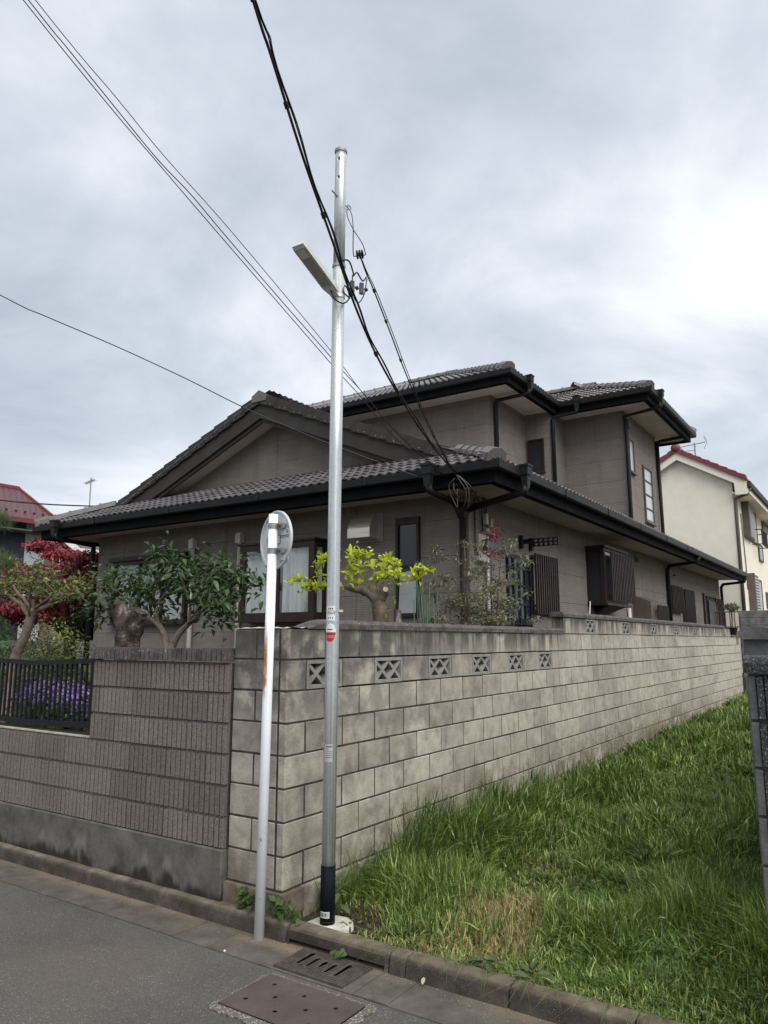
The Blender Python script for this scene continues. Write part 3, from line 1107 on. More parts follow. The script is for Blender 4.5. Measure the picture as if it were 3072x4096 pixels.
# ------------------------------------------------------------------ near dark wall on the right
def near_walls():
    t = thing('dark_ribbed_wall', 'dark rough ribbed block wall end at the right edge of the lot', 'garden wall', (.08, -3, .1))
    yl = -2.70
    MB().box(.03, .13, -4.6, yl+.006, -.05, 1.60).build('mortar_core', 'darkwall', t)
    for k in range(8):
        z = 1.605-.2*(k+1)
        MB().chbox(.006, .03, yl-.029, yl+.004, z+.006, z+.194, .003).build('margin_stone', 'darkwall', t, norm=False)
        y = yl-.03
        j = 0
        while y > -4.5:
            w = .39 if (j or k % 2) else .19
            b = MB()
            b.box(.014, .03, y-w, y, z+.008, z+.192)
            nr = max(3, round(w/.032))
            for i in range(nr):
                a = y-w+(i+.12)*w/nr
                c = y-w+(i+.88)*w/nr
                b.box(rnd.uniform(-.004, .002), .014, a, c, z+.012, z+.188)
            b.build('ribbed_block', 'darkrib', t, norm=False)
            y -= w+.01
            j += 1
    b = MB()
    prf = [(-.015, 1.612), (-.02, 1.655), (-.005, 1.68), (.03, 1.688), (.12, 1.688), (.15, 1.66), (.15, 1.612)]
    y = yl+.012
    while y > -4.5:
        MB().prism([(x, y, z) for x, z in prf], (0, -.392, 0)).build('coping_stone', 'darkrib', t)
        y -= .4
    t = thing('lot_boundary_wall', 'dark grey boundary wall with rounded coping behind the dark ribbed wall end', 'garden wall', (2, -2.6, .1))
    x = 1.0
    first = True
    for k in range(9):
        z = 1.765-.2*(k+1)
        x = 1.0
        j = 0
        while x < 12:
            w = .4 if (j or k % 2) else .2
            MB().chbox(x+.003, x+w-.003, -2.69, -2.545, z+.004, z+.196, .004).build('block', 'darkwall', t, norm=False)
            x += w
            j += 1
    MB().box(1.01, 11.9, -2.68, -2.555, 0, 1.76).build('mortar_core', 'mortar', t)
    x = .96
    while x < 12:
        V = [(x, -2.715+.0, 1.768), (x, -2.72, 1.80), (x, -2.69, 1.822), (x, -2.62, 1.832), (x, -2.55, 1.822), (x, -2.52, 1.80), (x, -2.525, 1.768)]
        MB().prism(V, (.595, 0, 0)).build('coping_stone', 'darkwall', t)
        x += .6


near_walls()


# ------------------------------------------------------------------ the house
FX, SY = 4.34, .91            # outer faces of front and side walls
FY1, SX1 = 8.25, 20.75        # far ends
GZT, UZT = 3.71, 6.62         # gutter tops, lower and upper eaves
SL, SU = .42, .45             # roof slopes


def fbox(b, face, plane, a0, a1, d0, d1, z0, z1, m=0):
    """box on a facade: a along the wall, d outward from the wall plane"""
    if face == 'x':
        b.box(plane-d1, plane-d0, a0, a1, z0, z1, m)
    else:
        b.box(a0, a1, plane-d1, plane-d0, z0, z1, m)
    return b


def siding(wall, face, plane, a0, a1, z0, z1, seams, mat='siding', anchor=2.785):
    rows = []
    z = anchor-.455*20
    while z < z1:
        lo, hi = max(z, z0), min(z+.455, z1)
        if hi-lo > .02:
            rows.append((lo, hi))
        z += .455
    cols_ = [a0]+[s for s in seams if a0+.05 < s < a1-.05]+[a1]
    for lo, hi in rows:
        for i in range(len(cols_)-1):
            b = MB()
            c0 = cols_[i]+(.005 if i else 0)
            c1 = cols_[i+1]-(.005 if i < len(cols_)-2 else 0)
            fbox(b, face, plane, c0, c1, -.018, rnd.uniform(-.0006, .0006), lo+.002, hi-.002)
            b.build('siding_panel', mat, wall, norm=False)


def window(parent, face, plane, a0, a1, z0, z1, prot=.05, fw_=.05, mull=(), trans=(), glass='glass', mat='brown', name='window', sill=True):
    b = MB()
    fbox(b, face, plane, a0, a0+fw_, -.01, prot, z0, z1)
    fbox(b, face, plane, a1-fw_, a1, -.01, prot, z0, z1)
    fbox(b, face, plane, a0+fw_, a1-fw_, -.01, prot, z1-fw_, z1)
    fbox(b, face, plane, a0+fw_, a1-fw_, -.01, prot, z0, z0+fw_)
    for m_ in mull:
        fbox(b, face, plane, m_-fw_*.4, m_+fw_*.4, -.01, prot*.85, z0+fw_, z1-fw_)
    if sill:
        fbox(b, face, plane, a0-.02, a1+.02, -.01, prot+.03, z0-.03, z0-.002)
    w = b.build(name, mat, parent)
    edges = [a0+fw_]+list(mull)+[a1-fw_]
    for i in range(len(edges)-1):
        p = MB()
        fbox(p, face, plane, edges[i]+(fw_*.4 if i else 0), edges[i+1]-(fw_*.4 if i < len(edges)-2 else 0), .004, prot*.35, z0+fw_, z1-fw_)
        p.build('pane', glass, w)
    for z in trans:
        q = MB()
        fbox(q, face, plane, a0+fw_, a1-fw_, prot*.4, prot*.8, z-.012, z+.012)
        q.build('glazing_bar', mat, w)
    return w


def louvres(parent, face, plane, a0, a1, z0, z1, d, n, mat='brown_lou', w=.028):
    f = MB()
    for zz in (z0+.10, z1-.12):
        fbox(f, face, plane, a0, a1, d-.02, d-.006, zz, zz+.03)
    r = f.build('louvre_rail', 'brown', parent)
    for i in range(n):
        a = a0+(a1-a0-w)*i/(n-1)
        b = MB()
        fbox(b, face, plane, a, a+w, d-.005, d+.025, z0, z1)
        b.build('louvre_bar', mat, r, norm=False)


TILES = []     # (priority, matrix)
TW, TE = .268, .245


def tile_mesh():
    b = MB()
    nx, w, ln, th = 13, TW+.012, TE+.07, .014
    V = []
    def pz(x):
        return .014+.014*math.cos(4*math.pi*(x/TW-.15))
    for (y, zo) in ((0., .030), (ln, .004)):
        for i in range(nx):
            x = w*i/(nx-1)
            V.append((x, y, pz(x)+zo))
    for i in range(nx):
        x = w*i/(nx-1)
        V.append((x, 0., pz(x)+.030-th-.006))
    F = [(i, i+1, nx+i+1, nx+i) for i in range(nx-1)]
    F += [(2*nx+i, 2*nx+i+1, i+1, i) for i in range(nx-1)]
    F += [(0, nx, 2*nx), (nx-1, 3*nx-1, 2*nx-1)]
    return b.raw(V, F)


def lay(o, a, u, width, length, inside, prio, t_start=-.055):
    a, u = Vector(a).normalized(), Vector(u).normalized()
    n = a.cross(u)
    rows, cols_ = int(length/TE)+1, int(width/TW)+1
    for r in range(rows):
        for c in range(cols_):
            s, t = c*TW, t_start+r*TE
            if not inside(s+TW/2, t+TE*.6):
                continue
            p = Vector(o)+a*s+u*t+n*(.006+rnd.uniform(0, .003))
            TILES.append((prio(r, c), frame(p, a, u, n)))


def ridge_run(parent, P, Q, mesh, step=.262):
    P, Q = Vector(P), Vector(Q)
    d = (Q-P)
    ln = d.length
    d.normalize()
    y = Vector((0, 0, 1)).cross(d).normalized()
    z = d.cross(y)
    k = int(ln/step)
    for i in range(k+1):
        p = P+d*(ln-step*(i+1) if False else step*i)
        link('ridge_tile', mesh, parent, frame(p, d, y, z))
    return d, y, z


def ridge_mesh():
    b = MB()
    pr = [(-.110, -.02), (-.10, .030), (-.045, .080), (.045, .080), (.10, .030), (.110, -.02)]
    n = len(pr)
    V = []
    for x, s_ in ((0, 1.13), (.038, 1.13), (.0381, 1.), (.285, .94)):
        V += [(x, y*s_, z*s_) for y, z in pr]
    F = [tuple(reversed(range(n)))]
    F += [(i*n+j, i*n+j+1, (i+1)*n+j+1, (i+1)*n+j) for i in range(3) for j in range(n-1)]
    return b.raw(V, F).mesh('ridge_tile', 'ridge')


def pipe(parent, pts, r=.036, mat='gutter', name='downpipe'):
    b = MB().tube(pts, r, 10)
    o = b.build(name, mat, parent, smooth=True)
    return o


def rain_head(parent, c, out, drop=.20):
    """square hopper on the gutter front; out = outward unit vector"""
    c, out = Vector(c), Vector(out)
    side = Vector((-out.y, out.x, 0))
    b = MB()
    b.obox(c+Vector((0, 0, .015)), side*.075, out*.065, Vector((0, 0, .012)))
    lv = [(.0, .066, .056), (-.09, .062, .052), (-.115, .048, .042), (-drop, .036, .034)]
    V = []
    for z, hs, ho in lv:
        for i, j in ((-1, -1), (1, -1), (1, 1), (-1, 1)):
            V.append(c+side*hs*i+out*ho*j+Vector((0, 0, z)))
    F = [(i*4+j, i*4+(j+1) % 4, (i+1)*4+(j+1) % 4, (i+1)*4+j) for i in range(3) for j in range(4)]+[(0, 1, 2, 3), (15, 14, 13, 12)]
    b.raw(V, F)
    return b.build('rain_head', 'gutter', parent)


def curtain(parent, pts, z0, z1, n, amp=.018):
    """folded lace hanging along a plan polyline"""
    P = [Vector((*p, 0)) for p in pts]
    V, F = [], []
    L = (P[1]-P[0]).length
    d = (P[1]-P[0]).normalized()
    nn = Vector((-d.y, d.x, 0))
    ph = rnd.uniform(0, 6)
    for i in range(n+1):
        t = i/n
        s_ = amp*(math.sin(t*L*48+ph+1.3*math.sin(t*9+ph))+.5*math.sin(t*L*97+2))
        for k, z in enumerate((z0, z0+.04, (z0+z1)/2, z1)):
            q = P[0]+d*(t*L)+nn*s_*(1.1 if k < 2 else .8)
            V.append((q.x, q.y, z))
    for i in range(n):
        for k in range(3):
            F.append((i*4+k, (i+1)*4+k, (i+1)*4+k+1, i*4+k+1))
    return MB().raw(V, F).build('curtain', 'curtain', parent, smooth=True, norm=False)


def house():
    H = thing('house', 'two storey taupe house with dark tiled roofs behind the block wall', 'house', (FX, SY, GZ))
    # ---------------- walls
    w = MB()
    w.box(FX+.02, SX1-.02, SY+.02, FY1-.02, GZ, 3.62)
    wall = w.build('wall', 'panel_joint', H)
    MB().box(FX+.05, SX1-.05, SY+.045, FY1-.05, GZ-.1, GZ+.24).build('foundation', 'greywall', H)
    siding(wall, 'x', FX, SY+.022, FY1, GZ+.2, 3.555, [2.61, 5.07, 7.53])
    siding(wall, 'y', SY, FX+.02, SX1, GZ+.2, 3.555, [6.93, 9.5, 12.1, 14.62, 17.2, 19.8])
    b = MB()
    b.chbox(FX-.006, FX+.055, SY-.006, SY+.055, GZ+.2, 3.55, .004)
    b.build('corner_trim', 'siding', wall)
    wu = MB()
    wu.box(8.97, 13.38, 2.775, 8.18, 3.6, 6.5).box(11.42, 13.92, .93, 5, 3.6, 6.5).box(10.62, 11.5, 2.21, 2.9, 3.6, 6.5)
    upper = wu.build('upper_wall', 'panel_joint', H)
    um = 'siding_up'
    siding(upper, 'x', 8.95, 2.777, 8.2, 4.3, 6.47, [6.0, 9.4], um, 5.9)
    siding(upper, 'y', 2.755, 8.97, 10.65, 4.0, 6.47, [], um, 5.9)
    siding(upper, 'x', 10.60, 2.212, 2.757, 4.0, 6.47, [], um, 5.9)
    siding(upper, 'y', 2.19, 10.62, 11.42, 4.0, 6.47, [], um, 5.9)
    siding(upper, 'x', 11.40, .932, 2.19, 3.95, 6.47, [], um, 5.9)
    siding(upper, 'y', .91, 11.42, 13.94, 3.95, 6.47, [], um, 5.9)
    # ---------------- eaves
    low = [(SX1+.1, SY), (FX, SY), (FX, FY1), (10, FY1)]
    upp = [(13.94, 3.6), (13.94, .91), (11.4, .91), (11.4, 2.755), (8.95, 2.755), (8.95, 8.2), (13.4, 8.2)]
    for path, zt, ov, in_ in ((low, GZT, .80, .0), (upp, UZT, .78, .0)):
        g_ = [(ov-.11, zt+.005), (ov-.11, zt-.10), (ov-.022, zt-.102), (ov-.004, zt-.085), (ov+.004, zt-.012), (ov+.004, zt), (ov-.012, zt), (ov-.018, zt-.085), (ov-.10, zt-.088), (ov-.10, zt+.005)]
        MB().sweep(path, g_).build('gutter', 'gutter', H)
        f_ = [(ov-.142, zt-.005), (ov-.142, zt-.225), (ov-.112, zt-.225), (ov-.112, zt-.005)]
        MB().sweep(path, f_).build('fascia', 'fascia', H)
        s_ = [(.001, zt-.158), (ov-.145, zt-.172), (ov-.145, zt-.150), (.001, zt-.136)]
        MB().sweep(path, s_).build('soffit', 'soffit', H)
        f2 = [(ov-.20, zt-.21), (ov-.20, zt-.232), (ov-.15, zt-.232), (ov-.15, zt-.21)]
        MB().sweep(path, f2).build('inner_fascia', 'fascia', H)
    for x in (5.6, 7.4, 9.2, 11.0, 12.8, 16., 18.):
        MB().box(x-.02, x+.02, SY-.810, SY-.8045, GZT-.09, GZT+.002).build('gutter_joint', 'gutter', H)
    for y in (1.9, 3.7, 5.5, 7.3):
        MB().box(FX-.810, FX-.8045, y-.02, y+.02, GZT-.09, GZT+.002).build('gutter_joint', 'gutter', H)
    # ---------------- roof decks
    ex, ey, ey1 = FX-.72, SY-.72, FY1+.72            # deck edges of the lower roof
    yr = (ey+ey1)/2
    zr = GZT+SL*(yr-ey)-.05
    zd = GZT-.012
    def zf(x):
        return zd+SL*(x-ex)
    VX = 4.50                                          # plane of the gable verge
    r = MB()
    k = VX-ex
    # south and north slopes, front skirt
    r.poly([(ex, ey, zd), (SX1+.3, ey, zd), (SX1+.3, yr, zr-.012), (VX, yr, zr-.012), (VX, ey+k, zf(VX))])
    r.poly([(ex, ey1, zd), (VX, ey1-k, zf(VX)), (VX, yr, zr-.012), (SX1+.3, yr, zr-.012), (SX1+.3, ey1, zd)])
    xg = 4.95
    r.poly([(ex, ey, zd), (VX, ey+k, zf(VX)), (xg, ey+k, zf(xg)), (xg, ey1-k, zf(xg)), (VX, ey1-k, zf(VX)), (ex, ey1, zd)])
    r.poly([(SX1+.28, ey, zd-.1), (SX1+.28, ey1, zd-.1), (SX1+.28, yr, zr-.1)])
    ud = UZT-.012
    ax0, ax1, ay0, ay1 = 8.95-.70, 13.4+.7, 2.755-.70, 8.2+.7
    rxm = (ax0+ax1)/2
    hh = rxm-ax0
    az = ud+SU*hh
    r.poly([(ax0, ay0, ud), (rxm, ay0+hh, az), (rxm, ay1-hh, az), (ax0, ay1, ud)])
    r.poly([(ax1, ay0, ud), (ax1, ay1, ud), (rxm, ay1-hh, az), (rxm, ay0+hh, az)])
    r.poly([(ax0, ay0, ud), (ax1, ay0, ud), (rxm, ay0+hh, az)])
    r.poly([(ax0, ay1, ud), (rxm, ay1-hh, az), (ax1, ay1, ud)])
    bx0, bx1, by0 = 11.4-.70, 13.94+.70, .91-.70
    bm = (bx0+bx1)/2
    bh = bm-bx0
    bz = ud+SU*bh
    yend = ay0+(bz-ud)/SU+.2
    r.poly([(bx0, by0, ud), (bm, by0+bh, bz), (bm, yend, bz), (bx0, ay0+.1, ud)])
    r.poly([(bx1, by0, ud), (bx1, 3.6, ud), (bm, yend, bz), (bm, by0+bh, bz)])
    r.poly([(bx0, by0, ud), (bx1, by0, ud), (bm, by0+bh, bz)])
    roof = r.build('roof', 'tile', H, norm=False)
    # ---------------- tiles
    cs, sn = 1/math.hypot(1, SL), SL/math.hypot(1, SL)
    cu, su = 1/math.hypot(1, SU), SU/math.hypot(1, SU)
    o = (ex-.0, ey1, GZT)
    lay(o, (0, -1, 0), (cs, 0, sn), ey1-ey, 1.50/cs, lambda s, t: t*cs < (4.86-ex) and s > t*cs-.06 and s < (ey1-ey)-t*cs+.06, lambda r_, c: r_*.01)
    lay((ex, ey, GZT), (1, 0, 0), (0, cs, sn), SX1+.3-ex, 1.3, lambda s, t: s > t*cs-.06 and s < SX1+.3-ex, lambda r_, c: 40+r_*60+c*.1 if r_ else 21+c*.02)
    lay((VX+.1, ey+1.0, GZT+SL*1.0-.11), (1, 0, 0), (0, cs, sn), 4.4, (yr-ey-1.0)/cs, lambda s, t: True, lambda r_, c: 500)
    lay((VX+.1+4.4, ey1-1.0, GZT+SL*1.0-.11), (-1, 0, 0), (0, -cs, sn), 4.4, (yr-ey-1.0)/cs, lambda s, t: True, lambda r_, c: 600)
    # upper front
    lay((ax0, ay1, UZT), (0, -1, 0), (cu, 0, su), ay1-ay0, hh/cu, lambda s, t: t*cu < hh-.03 and s > t*cu and s < (ay1-ay0)-t*cu+.04, lambda r_, c: (10+r_*9-c*.05) if c > 14 else 300)
    lay((ax0, ay0, UZT), (1, 0, 0), (0, cu, su), ax1-ax0, hh/cu, lambda s, t: s > t*cu-.02 and s < (ax1-ax0)-t*cu and not (s > bx0-ax0+t*cu*.95 and s < bx1-ax0-t*cu*.95), lambda r_, c: 22+r_*20)
    lay((bx0, ay0+.5, UZT), (0, -1, 0), (cu, 0, su), ay0+.5-by0, bh/cu, lambda s, t: t*cu < bh-.03 and s > .5-t*cu and s < (ay0+.5-by0)-t*cu+.04, lambda r_, c: 3+r_*.5)
    lay((bx0, yend, UZT), (0, -1, 0), (cu, 0, su), yend-ay0-.5, bh/cu, lambda s, t: t*cu < bh-.03 and (yend-s)-ay0 < t*cu, lambda r_, c: 4+r_*.5)
    lay((bx0, by0, UZT), (1, 0, 0), (0, cu, su), bx1-bx0, bh/cu, lambda s, t: s > t*cu-.02 and s < (bx1-bx0)-t*cu, lambda r_, c: 30+r_*20)
    tm_src = tile_mesh()
    tm = tm_src.mesh('roof_tile', 'tile', True)
    tm.polygons.foreach_set('use_smooth', [i < 12 for i in range(len(tm.polygons))])
    TILES.sort(key=lambda q: q[0])
    for p_, M in TILES[:298]:
        link('roof_tile', tm, roof, M)
    V0 = np.array(tm_src.v)
    V0 = np.c_[V0, np.ones(len(V0))]
    b = MB()
    for p_, M in TILES[298:]:
        b.raw((V0 @ np.array(M).T)[:, :3], tm_src.f)
    stuff(b.build('far_roof_tile', 'tile', roof, norm=False))
    # ---------------- hips and ridges
    rm = ridge_mesh()
    def end_tile(P, d, y, z):
        bb = MB()
        pr = [(-.125, -.06), (-.115, .04), (-.05, .098), (.05, .098), (.115, .04), (.125, -.06)]
        V = [Vector(P)+d*x+y*yy*q+z*zz*q for x, q in ((-.05, .92), (.20, 1.)) for yy, zz in pr]
        bb.raw(V, [tuple(range(6)), tuple(reversed(range(6, 12)))]+[(i, (i+1) % 6, 6+(i+1) % 6, 6+i) for i in range(6)])
        bb.build('ridge_end', 'ridge', roof)
    hz = .055
    for P, Q in (((ex, ey, GZT+hz), (VX-.02, ey+k-.02, zf(VX)+hz+.01)), ((ex, ey1, GZT+hz), (VX-.02, ey1-k+.02, zf(VX)+hz+.01)),
                 ((ax0, ay0, UZT+hz), (rxm, ay0+hh, az+hz)), ((ax0, ay1, UZT+hz), (rxm, ay1-hh, az+hz)),
                 ((bx0, by0, UZT+hz), (bm, by0+bh, bz+hz)), ((bx1, by0, UZT+hz), (bm, by0+bh, bz+hz))):
        d, y, z = ridge_run(roof, P, Q, rm)
        end_tile(P, d, y, z)
    ridge_run(roof, (rxm, ay1-hh, az+.07), (rxm, ay0+hh-.1, az+.07), rm)
    ridge_run(roof, (bm, yend, bz+.07), (bm, by0+bh-.1, bz+.07), rm)
    ridge_run(roof, (VX+.12, yr, zr-.03), (8.9, yr, zr-.03), rm)
    oe = MB()
    oe.prism([(VX-.07, yr-.15, zr-.08), (VX-.07, yr-.15, zr+.02), (VX-.07, yr, zr+.105), (VX-.07, yr+.15, zr+.02), (VX-.07, yr+.15, zr-.08)], (.16, 0, 0))
    oe.build('ridge_end', 'ridge', roof)
    # ---------------- gable : verge tiles, barge boards, soffit, wall
    gab = MB()
    for s in (-1, 1):
        yb = yr+s*(yr-ey-k)
        ln = math.hypot(yr-ey-k, zr-zf(VX))
        dn = Vector((0, s*(yr-ey-k), zf(VX)-zr)).normalized()
        n_ = Vector((0, s*-dn.z, abs(dn.y)))
        n_ = Vector((0, -dn.z*s*1.0, abs(dn.y))) if s > 0 else Vector((0, dn.z, abs(dn.y)))
        nt = 12
        st = (ln+.05)/nt
        for i in range(nt):
            c = Vector((VX, yr, zr))+dn*(.06+st*(i+.5))
            tl = (dn*1.0+n_*.075).normalized()
            tn = Vector((1, 0, 0)).cross(tl)
            if tn.z < 0:
                tn = -tn
            vt = MB()
            vt.obox(c+tn*.045+Vector((.075, 0, 0)), tl*(st*.5+.018), (.13, 0, 0), tn*.012)
            vt.obox(c-tn*.022+Vector((-.047, 0, 0)), tl*(st*.5+.016), (.012, 0, 0), tn*.068)
            vt.obox(c-tn*.022+Vector((-.050, 0, 0))+tl*(st*.5+.004), tl*.014, (.014, 0, 0), tn*.074)
            for q in (-.05, .06):
                vt.obox(c-tn*.06+Vector((-.0605, 0, 0))+tl*q, tl*.004, (.003, 0, 0), tn*.004, 1)
            vt.build('verge_tile', ['barge', 'galv'], roof)
        def rake(x0, x1, t0, t1, m_, nm, e0=0., e1=0.):
            bb = MB()
            P0, P1 = Vector((x0, yr, zr)), Vector((x0, yb, zf(VX)))
            ex_ = dn*.04
            poly = [P0+Vector((0, 0, -t0)), P1+ex_+Vector((0, 0, -t0)), P1+ex_*.2+Vector((0, 0, -t1)), P0+Vector((0, 0, -t1))]
            bb.prism(poly, (x1-x0, 0, 0)).build(nm, m_, H)
        rake(VX-.02, VX+.02, .075, .335, 'barge', 'barge_board')
        rake(VX+.021, VX+.06, .30, .395, 'barge', 'inner_barge_board')
        rake(VX+.061, 4.92, .29, .31, 'soffit', 'verge_soffit')
    # gable wall in courses
    gz0 = zf(4.9)-.02
    hw = lambda z: (zr-.31-z)/SL
    zz = [gz0, gz0+.33, gz0+.66, zr-.31]
    gw = MB().prism([(4.91, yr-hw(gz0), gz0), (4.91, yr+hw(gz0), gz0), (4.91, yr, zr-.31)], (3.9, 0, 0)).build('gable_wall', 'panel_joint', H)
    for i in range(3):
        for s in (-1, 1):
            a, c = hw(zz[i]), max(hw(zz[i+1]), .002)
            poly = [(4.892, yr+s*.003, zz[i]+.002), (4.892, yr+s*a, zz[i]+.002), (4.892, yr+s*c, zz[i+1]-.001), (4.892, yr+s*.003, zz[i+1]-.001)]
            MB().prism(poly, (.018, 0, 0)).build('siding_panel', 'siding', gw)
    MB().box(4.865, 4.892, yr-hw(gz0)-.02, yr+hw(gz0)+.02, gz0-.01, gz0+.062).build('flashing', 'brown', H)
    # ---------------- rainwater goods
    rain_head(H, (FX-.835, .99, GZT+.02), (-1, 0, 0), .24)
    pipe(H, [(FX-.835, .99, GZT-.2), (FX-.80, .985, GZT-.27), (4.31, .955, 3.37)], .04)
    rain_head(H, (4.17, SY-.835, GZT+.02), (0, -1, 0), .24)
    pipe(H, [(4.17, SY-.835, GZT-.2), (4.18, SY-.80, GZT-.27), (4.31, .955, 3.33)], .045)
    hd = MB()
    hd.raw([(4.27+i*q, .955+j*q, z) for z, q in ((3.41, .085), (3.36, .088), (3.35, .072), (3.27, .056), (3.22, .04)) for i, j in ((-1, -1), (1, -1), (1, 1), (-1, 1))], [(a*4+b, a*4+(b+1) % 4, (a+1)*4+(b+1) % 4, (a+1)*4+b) for a in range(4) for b in range(4)]+[(0, 1, 2, 3), (16, 17, 18, 19)])
    hd.build('rain_head', 'gutter', H)
    pipe(H, [(4.27, .955, 3.26), (4.27, .955, GZ)], .043, 'brown')
    rain_head(H, (FX-.835, 8.32, GZT+.02), (-1, 0, 0), .22)
    pipe(H, [(FX-.835, 8.32, GZT-.18), (FX-.80, 8.33, GZT-.25), (4.28, 8.32, 3.40), (4.28, 8.33, 3.30), (4.28, 8.33, GZ)], .045)
    pipe(H, [(14.1, SY-.76, GZT-.09), (14.1, SY-.70, GZT-.21), (14.12, SY-.10, 3.44), (14.13, SY-.055, 3.36), (14.13, SY-.055, GZ)], .045)
    pipe(H, [(14.22, SY-.03, 3.4), (14.22, SY-.03, GZ)], .02, 'pvc', 'drain_pipe')
    pipe(H, [(SX1+.02, SY-.76, GZT-.09), (SX1+.02, SY-.70, GZT-.24), (SX1+.02, SY-.12, 3.42), (SX1+.02, SY-.055, 3.33), (SX1+.02, SY-.055, GZ)], .045)
    rain_head(H, (9.0, 2.755-.80, UZT+.06), (0, -1, 0), .26)
    pipe(H, [(9.0, 2.755-.80, UZT-.18), (9.0, 2.755-.76, UZT-.26), (9.05, 2.78-.10, 6.36), (9.06, 2.70, 6.26), (9.06, 2.70, 4.55)], .042)
    rain_head(H, (11.25, .91-.80, UZT+.06), (0, -1, 0), .26)
    pipe(H, [(11.25, .91-.80, UZT-.18), (11.25, .91-.76, UZT-.26), (11.33, .88, 6.31), (11.34, .85, 6.22), (11.34, .85, 4.12), (11.40, .80, 4.06), (11.52, .70, 4.0)], .042)
    rain_head(H, (11.4-.80, 1.62, UZT+.04), (-1, 0, 0), .26)
    pipe(H, [(11.4-.80, 1.62, UZT-.20), (11.4-.77, 1.64, UZT-.27), (10.62, 2.10, 6.33), (10.60, 2.14, 6.25), (10.60, 2.14, 4.6)], .042)
    pipe(H, [(13.90, .86, 6.35), (13.90, .85, 4.15), (13.98, .78, 4.06), (14.1, .68, 4.0)], .045)
    pipe(H, [(13.99, .30, 6.40), (13.95, .80, 6.36), (13.90, .86, 6.30)], .04)
    # ---------------- front windows
    bx = MB()
    bx.box(4.05, 4.34, 3.10, 4.49, 3.045, 3.10).box(4.05, 4.34, 3.10, 4.49, 2.035, 2.095)
    bx.box(4.02, 4.34, 3.07, 4.52, 3.10, 3.13).box(4.02, 4.34, 3.07, 4.52, 2.0, 2.035)
    for y0, y1 in ((3.10, 3.17), (4.42, 4.49), (3.76, 3.83)):
        bx.box(4.05, 4.11 if 3.5 < y0 < 4 else 4.12, y0, y1, 2.095, 3.045)
    bx.box(4.27, 4.339, 3.10, 3.16, 2.095, 3.045)
    bay = bx.build('bay_window', 'brown', H)
    MB().box(4.325, 4.338, 3.17, 4.42, 2.1, 3.04).build('room_shade_board', 'room_shade', bay)  # flat board behind the curtains, coloured dark as an unlit room
    for y0, y1 in ((3.17, 3.76), (3.83, 4.42)):
        MB().box(4.065, 4.072, y0, y1, 2.095, 3.045).build('pane', 'clear', bay, norm=False)
        f = MB().box(4.052, 4.064, y0, y0+.03, 2.095, 3.045).box(4.052, 4.064, y1-.03, y1, 2.095, 3.045).box(4.052, 4.064, y0+.03, y1-.03, 3.01, 3.045).box(4.052, 4.064, y0+.03, y1-.03, 2.095, 2.13)
        f.build('sash', 'brown', bay)
    MB().box(4.12, 4.27, 3.115, 3.121, 2.095, 3.045).build('pane', 'clear', bay, norm=False)
    curtain(bay, [(4.125, 3.19), (4.125, 3.70)], 2.13, 3.03, 60, .021)
    curtain(bay, [(4.125, 3.86), (4.125, 4.41)], 2.13, 2.99, 60, .021)
    curtain(bay, [(4.13, 3.15), (4.27, 3.15)], 2.13, 3.02, 14)
    # slit window, lower sash tilted open
    sw = window(H, 'x', FX, 1.60, 1.95, 2.045, 3.315, .05, .035, (), (), 'glass', 'brown', 'slit_window', False)
    fbox(MB(), 'x', FX, 1.635, 1.915, .02, .055, 2.665, 2.70).build('sash_bar', 'brown', sw)
    fbox(MB(), 'x', FX, 1.635, 1.915, .02, .045, 3.225, 3.28).build('sash_bar', 'brown', sw)
    MB().prism([(FX-.052, 1.645, 2.09), (FX-.052, 1.90, 2.09), (FX-.022, 1.895, 2.60), (FX-.022, 1.645, 2.64)], (-.006, 0, 0)).build('tilted_pane', 'frost', sw)
    # left window under a small canopy
    lw = window(H, 'x', FX, 5.87, 7.70, 2.03, 3.06, .09, .05, (6.45, 7.02), (), 'frost', 'brown', 'window')
    MB().box(FX-.14, FX-.0, 5.84, 7.76, 3.065, 3.135).build('canopy', 'brown', lw)
    # stainless range hood
    b = MB()
    pr = [(FX-.01, 3.40)]
    for i in range(9):
        an = math.pi/2*i/8
        pr.append((FX-.03-.235*math.sin(an), 3.155+.24*math.cos(an)))
    pr += [(FX-.265, 3.075), (FX-.01, 3.055)]
    b.prism([(x, 2.21, z) for x, z in pr], (0, .355, 0))
    hood = b.build('range_hood', 'stainless', H)
    MB().box(FX-.012, FX-.002, 2.17, 2.60, 3.04, 3.415).build('hood_flange', 'galv_dark', hood)
    # air-conditioner ducts
    for y, zt in ((5.77, 3.33), (4.74, 3.345)):
        d = pipe(H, [(FX-.045, y, GZ), (FX-.045, y, zt-.14)], .038, 'pvc', 'duct')
        MB().box(FX-.10, FX-.003, y-.05, y+.05, zt-.15, zt-.01).tube([(FX-.05, y, zt-.012), (FX-.05, y, zt+.008)], .04, 10).build('duct_cap', 'pvc', d)
    # ---------------- side wall openings
    dw = window(H, 'y', SY, 5.38, 6.15, GZ+.25, 2.90, .04, .045, (5.58, 5.77, 5.96), (1.45, 1.71, 1.97, 2.23, 2.49, 2.72), 'glass', 'blackm', 'lattice_door', False)
    w1 = window(H, 'y', SY, 6.22, 7.10, 2.14, 2.95, .03, .04, (), (), 'frost')
    louvres(w1, 'y', SY, 6.20, 7.06, 2.12, 2.97, .075, 11)
    bb = MB()
    bb.box(8.62, 9.92, .60, .91, 3.24, 3.29).box(8.62, 9.92, .60, .91, 2.37, 2.42)
    bb.box(8.59, 9.96, .565, .91, 3.29, 3.33).box(8.59, 9.96, .565, .91, 2.33, 2.37)
